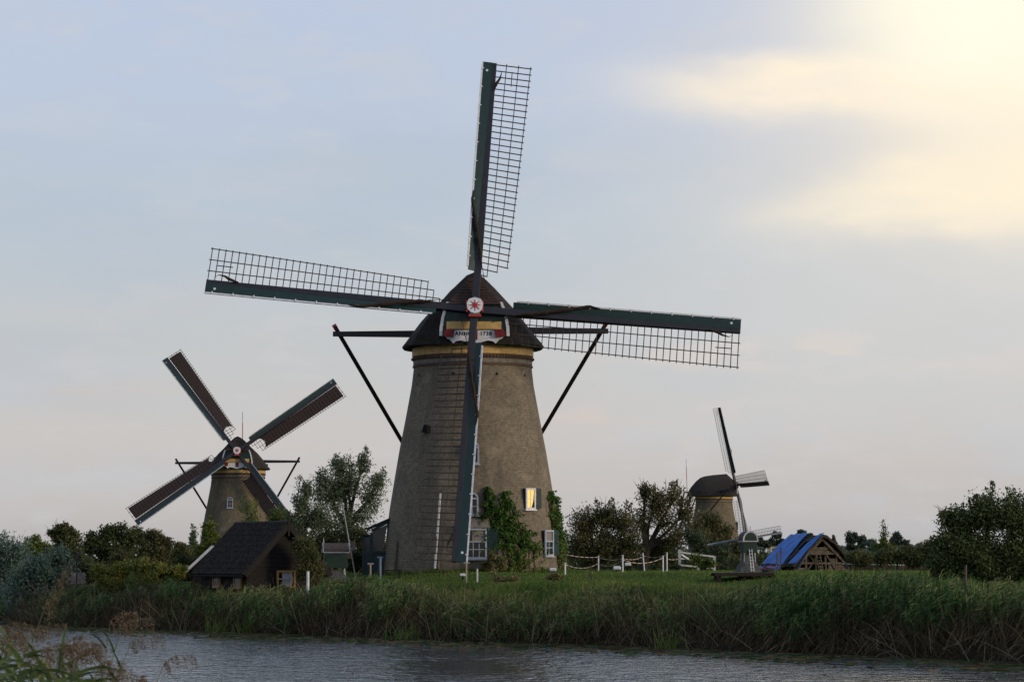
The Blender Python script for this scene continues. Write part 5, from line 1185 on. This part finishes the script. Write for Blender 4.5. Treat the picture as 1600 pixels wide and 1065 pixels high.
# dead flower heads and dark clumps on the lawn
p = W(998, 914, 141); df = thing('dead_flower', 'dark withered flower head standing in the grass below the tallest white post', 'plant', (p.x, p.y, gz(p.x, p.y)))
hh = W(998, 910, 141).z - gz(p.x, p.y); MB().tube([(0, 0, 0), (.03, 0, hh)], .02, 5).build('stem', M['trunk'], df)
rs = np.random.RandomState(9); np_mesh('flower_head', leaf_quads(rs.normal(0, .13, (260, 3)) + np.array([0, 0, hh]), .14, rs, aspect=.5), 4, M['leaf_dark'], df, np.zeros(1040))
p = W(1056, 905, 140)
T('low_shrub', 'small dark clump on the lawn below the rail fence', 'plant', 143, 1056, [(1056, 903, 7, 5)], 900, M['leaf_dark'], .12, 14, seed=71, trunk_r=.02, tone=.1)
T('weeds', 'tall flowering weeds rising above the bank grass left of the foremost white post', 'plant', 137, 872, [(872, 905, 9, 12), (862, 915, 10, 10)], 700, M['leaf_brown'], .12, 16, seed=72, trunk_r=.02, shoots=[(868, 896, 915), (925, 885, 912)])
T('weeds', 'tall thin weeds in the bank grass before the tower ivy', 'plant', 139, 790, [(780, 908, 10, 10), (800, 912, 12, 8)], 700, M['leaf_brown'], .12, 16, seed=73, trunk_r=.02, shoots=[(776, 880, 912), (804, 893, 912)])
# lantern at left
p = W(120, 915, 163); ln = thing('garden_lantern', 'dark lantern on a thin pole before the left tree line', 'lantern', (p.x, p.y, p.z - .3)); k = 163 / FOC; H_ = (915 - 868) * k + .3
MB().tube([(0, 0, 0), (0, 0, H_ - .30)], .035, 6).build('pole', M['near_black'], ln)
s = MB()
for i in range(4):
    a = PI / 4 + i * PI / 2; s.beam((.13 * math.cos(a), .13 * math.sin(a), H_ - .3), (.20 * math.cos(a), .20 * math.sin(a), H_), .025)
s.tube([(0, 0, H_), (0, 0, H_ + .16)], [.26, .04], 6); s.tube([(0, 0, H_ + .16), (0, 0, H_ + .26)], .03, 5); s.build('lantern_frame', M['near_black'], ln)
MB().tube([(0, 0, H_ - .28), (0, 0, H_ - .02)], [.10, .15], 4).build('pane', M['glass_mirror'], ln)
# low slate wall by the lantern
p = W(126, 908, 165); s = MB(); rnd = random.Random(4)
for r_ in range(7):
    for c_ in range(6): s.box((-.5 + c_ * .13 + (r_ % 2) * .06, rnd.uniform(-.02, .02), .06 + r_ * .09), (.125, .3, .08))
o = s.build('stone_wall', M['stone']); o.location = (p.x, p.y, p.z - .15); tag(o, 'low grey stone wall below the garden lantern', 'wall')
# masts behind the mills
for px, y0, D, lab in ((379, 643, 430, 'thin red-tipped mast standing behind the cap of the cloth-sailed windmill'), (1072, 717, 600, 'thin leaning mast left of the distant windmill cap')):
    b = W(px, y0, D); x1 = px + (0 if px < 500 else 5); a = W(x1, 870, D); a.z = gz(a.x, a.y); ms = thing('radio_mast', lab, 'mast', a)
    d = b - a; s = MB(); s.tube([(0, 0, 0), d * .8], [.14, .07], 5); s.build('pole', M['white_dirty'], ms); s = MB(); s.tube([d * .8, d * .93], .06, 5); s.build('red_section', M['red'], ms); s = MB(); s.tube([d * .93, d], .05, 5); s.build('tip', M['white_dirty'], ms)
# long low building far off
p = W(1228, 849, 900); fb = thing('farm_building', 'long low cream building far away between the small windmill and the blue tarpaulin', 'building', (p.x, p.y, 2.4))
MB().box((0, 0, 2.5), (10, 8, 7.5)).build('wall', M['far_wall'], fb)
r = MB(); r.add([(-5.3, -4.4, 6.2), (5.3, -4.4, 6.2), (5.3, 4.4, 6.2), (-5.3, 4.4, 6.2), (-5, 0, 7.4), (5, 0, 7.4)], [(0, 1, 5, 4), (2, 3, 4, 5), (1, 2, 5), (3, 0, 4), (3, 2, 1, 0)]); r.build('roof', M['tile'], fb)
for i in range(5): MB().box((-4 + i * 2, -4.03, 4.9), (.9, .06, 1.2)).build('window', M['glass'], fb)
# field fence right of the barn
p = W(1322, 882, 178); ff = thing('field_fence', 'thin rail fence running right from the ruined barn', 'fence', (p.x, p.y, gz(p.x, p.y)))
k = 178 / FOC; top = W(1322, 879, 178).z - gz(p.x, p.y)
for i in range(4): MB().box((i * 1.15, .2 * i, top / 2 - .1), (.09, .09, top + .3)).build('post', M['old_wood'], ff)
MB().beam((-.2, 0, top - .05), (3.7, .6, top - .12), .05, .07).build('rail', M['white_dirty'], ff)
# grey stake in the right-hand reeds
a, b = W(1508, 925, 104), W(1509, 882, 104); s = MB(); s.tube([(0, 0, -.5), b - a], .045, 6); o = s.build('stake', M['old_wood']); o.location = a; tag(o, 'tall grey stake rising out of the reeds at right', 'stake')

# ------------------------------------------------------------------ foreground reeds on the near bank
def fore_reed(label, px, py_top, D, lean, h, seed, group=None, plume_len=.26, nod=.14, nleaf=7, plume=True, wf=.18):
    # one nodding reed: stalk, leaves, plume
    rs = np.random.RandomState(seed); tip = W(px, py_top, D); base = tip - Vector((lean, 0, h)); zb = gz(base.x, base.y)
    root = thing('reed', label, 'reed', base, 0, group)
    pts = []; n = 12
    for i in range(n + 1):
        t = i / n; pts.append(Vector((lean * t ** 1.6, .05 * math.sin(t * 2), h * t)))
    MB().tube(pts, [.0055 - .003 * i / n for i in range(n + 1)], 6).build('stalk', M['reed_stalk'], root, smooth=True)
    d = (pts[-1] - pts[-3]).normalized()
    V, A = [], []
    for j in range(nleaf):
        t = .35 + .55 * (j + rs.rand() * .6) / nleaf; b = pts[0] + (pts[-1] - pts[0]) * t; b.x = lean * t ** 1.6
        ang = rs.choice([0, PI]) + rs.normal(0, .5); dd = unit(np.array([[math.cos(ang) * .8 + .45, math.sin(ang) * .5, rs.uniform(.35, .9)]]))
        v, _ = blades(np.array([b]), dd, np.array([rs.uniform(.3, .6)]), np.array([.034]), np.array([rs.uniform(.25, .8)]), 7, rs); V.append(v)
    Vv = np.concatenate(V); np_mesh('leaves', Vv, 4, M['reed_leaf'], root, np.repeat(rs.uniform(.2, .9, len(Vv) // 4), 4))
    # plume: a nodding axis with one-sided drooping branchlets full of spikelets
    if not plume: return
    Pq = []; m_ = 30
    for j in range(m_):
        t = rs.rand() ** .9; ax = np.array(pts[-1]) + np.array(d) * plume_len * (t - .2) + np.array([nod * t * t * 1.3, 0, -nod * 1.1 * t * t])
        L_ = plume_len * wf * (1.05 - .6 * t) * rs.uniform(.5, 1.1); o = np.array([.85 + rs.normal(0, .2), rs.normal(0, .2), .5 - .6 * t + rs.normal(0, .12)]); o /= np.linalg.norm(o)
        for q in range(20):
            u = rs.rand() ** .8; Pq.append(ax + o * L_ * u + np.array([.01 * u, 0, -.11 * u * u]) + rs.normal(0, .0065, 3))
    V2 = leaf_quads(np.array(Pq), .018, rs, aspect=.32, up=-.2, ); np_mesh('plume', V2, 4, M['plume'], root, np.repeat(rs.rand(len(Pq)), 4))
M['reed_stalk'] = mat('reed_stalk', (.12, .13, .05), (.08, .08, .035), 5, .6)
M['reed_leaf'] = foliage('near_reed_leaf', [(.030, .048, .020), (.055, .078, .030), (.085, .11, .04), (.15, .14, .06)])
M['plume'] = foliage('reed_plume', [(.085, .055, .038), (.135, .088, .060), (.185, .125, .088), (.26, .18, .13)], rough=.9)
main = [('tallest pale plume leaning right in the bottom left corner', 72, 938, 22.5, .42, 1.9), ('short upright plume over the water right of the tallest one', 172, 968, 24.0, .15, 1.6),
        ('plume nodding right above the cluster of foreground reeds', 190, 976, 24.2, .30, 1.6), ('broad reddish plume at the right side of the foreground cluster', 205, 1000, 23.6, .38, 1.5),
        ('rightmost foreground plume bending over the bottom edge', 258, 1032, 24.5, .40, 1.45), ('dark drooping plume in the middle of the foreground cluster', 96, 1004, 23.0, .25, 1.5),
        ('plume just left of the middle of the foreground cluster', 50, 985, 22.6, .35, 1.6)]
for i, (lab, px, py, D, ln_, h) in enumerate(main): fore_reed('reed with ' + lab, px, py, D, ln_, h, 40 + i, plume_len=.46 if i == 0 else .26, nod=.05 if i == 0 else .14, wf=.11 if i == 0 else .18)
rs = np.random.RandomState(77)
for i in range(36):
    px = rs.uniform(-60, 170) if i < 28 else rs.uniform(120, 240); top = np.interp(px, [-60, 0, 60, 130, 200, 240], [950, 962, 990, 1010, 1026, 1056]) + rs.uniform(0, 50)
    fore_reed('one of the crowded reeds at the very bottom left of the photo', px, top, rs.uniform(22, 26), rs.uniform(.1, .45), rs.uniform(1.2, 1.5), 100 + i, group='crowded foreground reeds', nleaf=12, plume_len=.21, plume=i % 3 != 1)

# ------------------------------------------------------------------ sky, sun, camera
SUN_AZ, SUN_EL = rad(116), rad(14)     # azimuth measured from +Y towards +X
w = bpy.data.worlds.new('World'); scene.world = w; w.use_nodes = True; nt = w.node_tree; nt.nodes.clear(); L = nt.links; N = nt.nodes.new
out = N('ShaderNodeOutputWorld'); bg = N('ShaderNodeBackground'); L.new(bg.outputs[0], out.inputs[0])
def mm(op, a, b=None, c=None, clamp=False):
    n = N('ShaderNodeMath'); n.operation = op; n.use_clamp = clamp
    for i, v in enumerate((a, b, c)):
        if v is None: continue
        if isinstance(v, (int, float)): n.inputs[i].default_value = v
        else: L.new(v, n.inputs[i])
    return n.outputs[0]
def smooth(v, a, b, lo=0.0, hi=1.0):
    n = N('ShaderNodeMapRange'); n.interpolation_type = 'SMOOTHSTEP'; L.new(v, n.inputs[0]); n.inputs[1].default_value = a; n.inputs[2].default_value = b; n.inputs[3].default_value = lo; n.inputs[4].default_value = hi; return n.outputs[0]
def mix(f, a, b, mode='MIX'):
    n = N('ShaderNodeMix'); n.data_type = 'RGBA'; n.blend_type = mode
    for s, v in (('Factor', f), ('A', a), ('B', b)):
        if isinstance(v, tuple): n.inputs[s].default_value = (*v, 1)
        elif isinstance(v, (int, float)): n.inputs[s].default_value = v
        else: L.new(v, n.inputs[s])
    return n.outputs['Result']
tc = N('ShaderNodeTexCoord'); sp = N('ShaderNodeSeparateXYZ'); L.new(tc.outputs['Generated'], sp.inputs[0])
az = mm('MULTIPLY', mm('ARCTAN2', sp.outputs[0], sp.outputs[1]), 57.2958); el = mm('MULTIPLY', mm('ARCSINE', sp.outputs[2]), 57.2958)   # degrees
def noise(sx, sy, off, detail=4, rough=.5):
    cb = N('ShaderNodeCombineXYZ'); L.new(mm('MULTIPLY', az, sx), cb.inputs[0]); L.new(mm('MULTIPLY', el, sy), cb.inputs[1]); cb.inputs[2].default_value = off
    n = N('ShaderNodeTexNoise'); n.inputs['Scale'].default_value = 1; n.inputs['Detail'].default_value = detail; n.inputs['Roughness'].default_value = rough; L.new(cb.outputs[0], n.inputs['Vector']); return n.outputs['Fac']
cr = N('ShaderNodeValToRGB'); els = cr.color_ramp.elements; L.new(mm('DIVIDE', el, 30.0, clamp=True), cr.inputs['Fac'])
stops = [(0.0, (.395, .38, .385)), (.035, (.49, .465, .455)), (.085, (.525, .505, .495)), (.14, (.49, .505, .52)), (.21, (.445, .505, .57)), (.30, (.455, .52, .64)), (.5, (.46, .53, .70)), (1.0, (.38, .46, .64))]
while len(els) < len(stops): els.new(.5)
for e, (p_, c_) in zip(els, stops): e.position = p_; e.color = (*c_, 1)
base = cr.outputs['Color']
def gauss(ca, ce, sa, se, wa=0.0, we=0.0):
    a = mm('DIVIDE', mm('SUBTRACT', mm('ADD', az, wa) if wa != 0.0 else az, ca), sa); e = mm('DIVIDE', mm('SUBTRACT', mm('ADD', el, we) if not isinstance(we, float) else el, ce), se)
    return mm('EXPONENT', mm('MULTIPLY', mm('ADD', mm('MULTIPLY', a, a), mm('MULTIPLY', e, e)), -1.0))
nA = noise(.35, 1.0, 3.1, 4); nB = noise(.12, .5, 8.4, 3); nC = noise(.8, 2.2, 5.5, 5)
wob = mm('MULTIPLY', mm('SUBTRACT', nA, .5), 1.1)
# faint streaks of cloud: pinkish, paler and darker veils
col_ = mix(smooth(nA, .46, .70, 0, .42), base, (.50, .53, .58)); col_ = mix(smooth(nC, .52, .75, 0, .34), col_, (.56, .555, .57))
low = mm('MULTIPLY', smooth(noise(.22, 1.6, 1.7, 5), .52, .68), gauss(0, 3.2, 40, 1.6)); col_ = mix(mm('MULTIPLY', low, .38), col_, (.60, .50, .47))
col_ = mix(mm('MULTIPLY', smooth(nB, .52, .75), .22), col_, (.36, .42, .52))
pk = mm('MULTIPLY', gauss(5.6, 4.0, 3.6, .42, 0.0, mm('MULTIPLY', wob, .8)), smooth(nC, .42, .62)); col_ = mix(mm('MULTIPLY', pk, .85), col_, (.66, .55, .50))
pk2 = mm('MULTIPLY', gauss(3.0, 2.7, 6.0, .35, 0.0, mm('MULTIPLY', wob, .8)), smooth(nC, .45, .66)); col_ = mix(mm('MULTIPLY', pk2, .6), col_, (.60, .51, .47))
right = mm('MULTIPLY', smooth(az, -1.5, 7.0), smooth(mm('ABSOLUTE', mm('SUBTRACT', el, 5.2)), 3.6, 1.2)); col_ = mix(mm('MULTIPLY', right, .50), col_, (.60, .60, .59))
# the sunlit cloud: tongues reaching left and a bright core, position in degrees (azimuth, elevation)
t1 = gauss(6.6, 9.1, 4.0, .66, 0.0, mm('ADD', mm('MULTIPLY', wob, .8), mm('MULTIPLY', mm('SUBTRACT', az, 6.0), .02)))
t2 = gauss(8.8, 6.95, 3.9, .80, 0.0, mm('ADD', mm('MULTIPLY', wob, 1.2), mm('MULTIPLY', mm('SUBTRACT', az, 7.0), -.12)))
core = gauss(9.8, 10.9, 3.7, 2.2, 0.0, mm('MULTIPLY', wob, 1.0)); halo = gauss(9.6, 9.0, 5.2, 3.2); side = gauss(11.2, 8.5, 3.9, 2.3, 0.0, mm('MULTIPLY', wob, .8))
tex = mm('ADD', mm('MULTIPLY', nC, .7), .55)
sm1 = mm('MULTIPLY', smooth(t1, .04, .85), tex); sm2 = mm('MULTIPLY', smooth(t2, .08, .95), tex)
col_ = mix(mm('MULTIPLY', halo, .76), col_, (.80, .705, .60))
col_ = mix(mm('MULTIPLY', smooth(side, .02, .85), .88), col_, (.90, .80, .635))
col_ = mix(mm('MULTIPLY', sm1, .92, clamp=True), col_, (.92, .80, .635)); col_ = mix(mm('MULTIPLY', sm2, .92, clamp=True), col_, (.92, .805, .62))
col_ = mix(mm('MULTIPLY', smooth(core, .08, .85), mm('ADD', mm('MULTIPLY', nA, .3), .80), clamp=True), col_, (.94, .865, .68)); col_ = mix(mm('MULTIPLY', gauss(9.2, 10.6, 2.6, 1.5, 0.0, wob), .5), col_, (.97, .95, .80))
sky = N('ShaderNodeTexSky'); sky.sky_type = 'NISHITA'; sky.sun_disc = False; sky.sun_elevation = SUN_EL; sky.sun_rotation = SUN_AZ; sky.dust_density = 2.0
sk = mix(1.0, sky.outputs[0], (.006, .006, .006), 'MULTIPLY')
full = mix(1.0, col_, sk, 'ADD')
# the evening sky is darker away from the sunset side
away = mm('MULTIPLY', smooth(mm('ADD', mm('MULTIPLY', sp.outputs[0], math.sin(rad(55))), mm('MULTIPLY', sp.outputs[1], math.cos(rad(55)))), .25, -.9), 1.0)
full = mix(mm('MULTIPLY', away, .30), full, (.045, .055, .085))
full = mix(smooth(el, .0, -1.5), full, (.05, .05, .05))
L.new(full, bg.inputs['Color']); bg.inputs['Strength'].default_value = 1.0
try: w.cycles.sampling_method = 'MANUAL'; w.cycles.sample_map_resolution = 1024
except Exception: pass
sun = bpy.data.lights.new('sun', 'SUN'); sun.energy = 1.7; sun.angle = rad(14); sun.color = (1.0, .78, .52)
so = bpy.data.objects.new('sun', sun); COL.objects.link(so)
dirv = Vector((math.sin(SUN_AZ) * math.cos(SUN_EL), math.cos(SUN_AZ) * math.cos(SUN_EL), math.sin(SUN_EL))); so.rotation_euler = dirv.to_track_quat('Z', 'Y').to_euler(); so.location = dirv * 100
cam = bpy.data.cameras.new('camera'); co = bpy.data.objects.new('camera', cam); COL.objects.link(co); co.location = (0, 0, EYE)
cam.sensor_width = 36; cam.lens = 36 * FOC / 1600; cam.clip_start = .5; cam.clip_end = 20000
co.rotation_euler = (PI / 2 + math.atan((HOR - 532.5) / FOC), 0, 0)
cam.dof.use_dof = True; cam.dof.focus_distance = 158; cam.dof.aperture_fstop = 9
scene.camera = co
scene.view_settings.view_transform = 'Standard'; scene.view_settings.look = 'None'; scene.view_settings.exposure = .12; scene.view_settings.gamma = 1
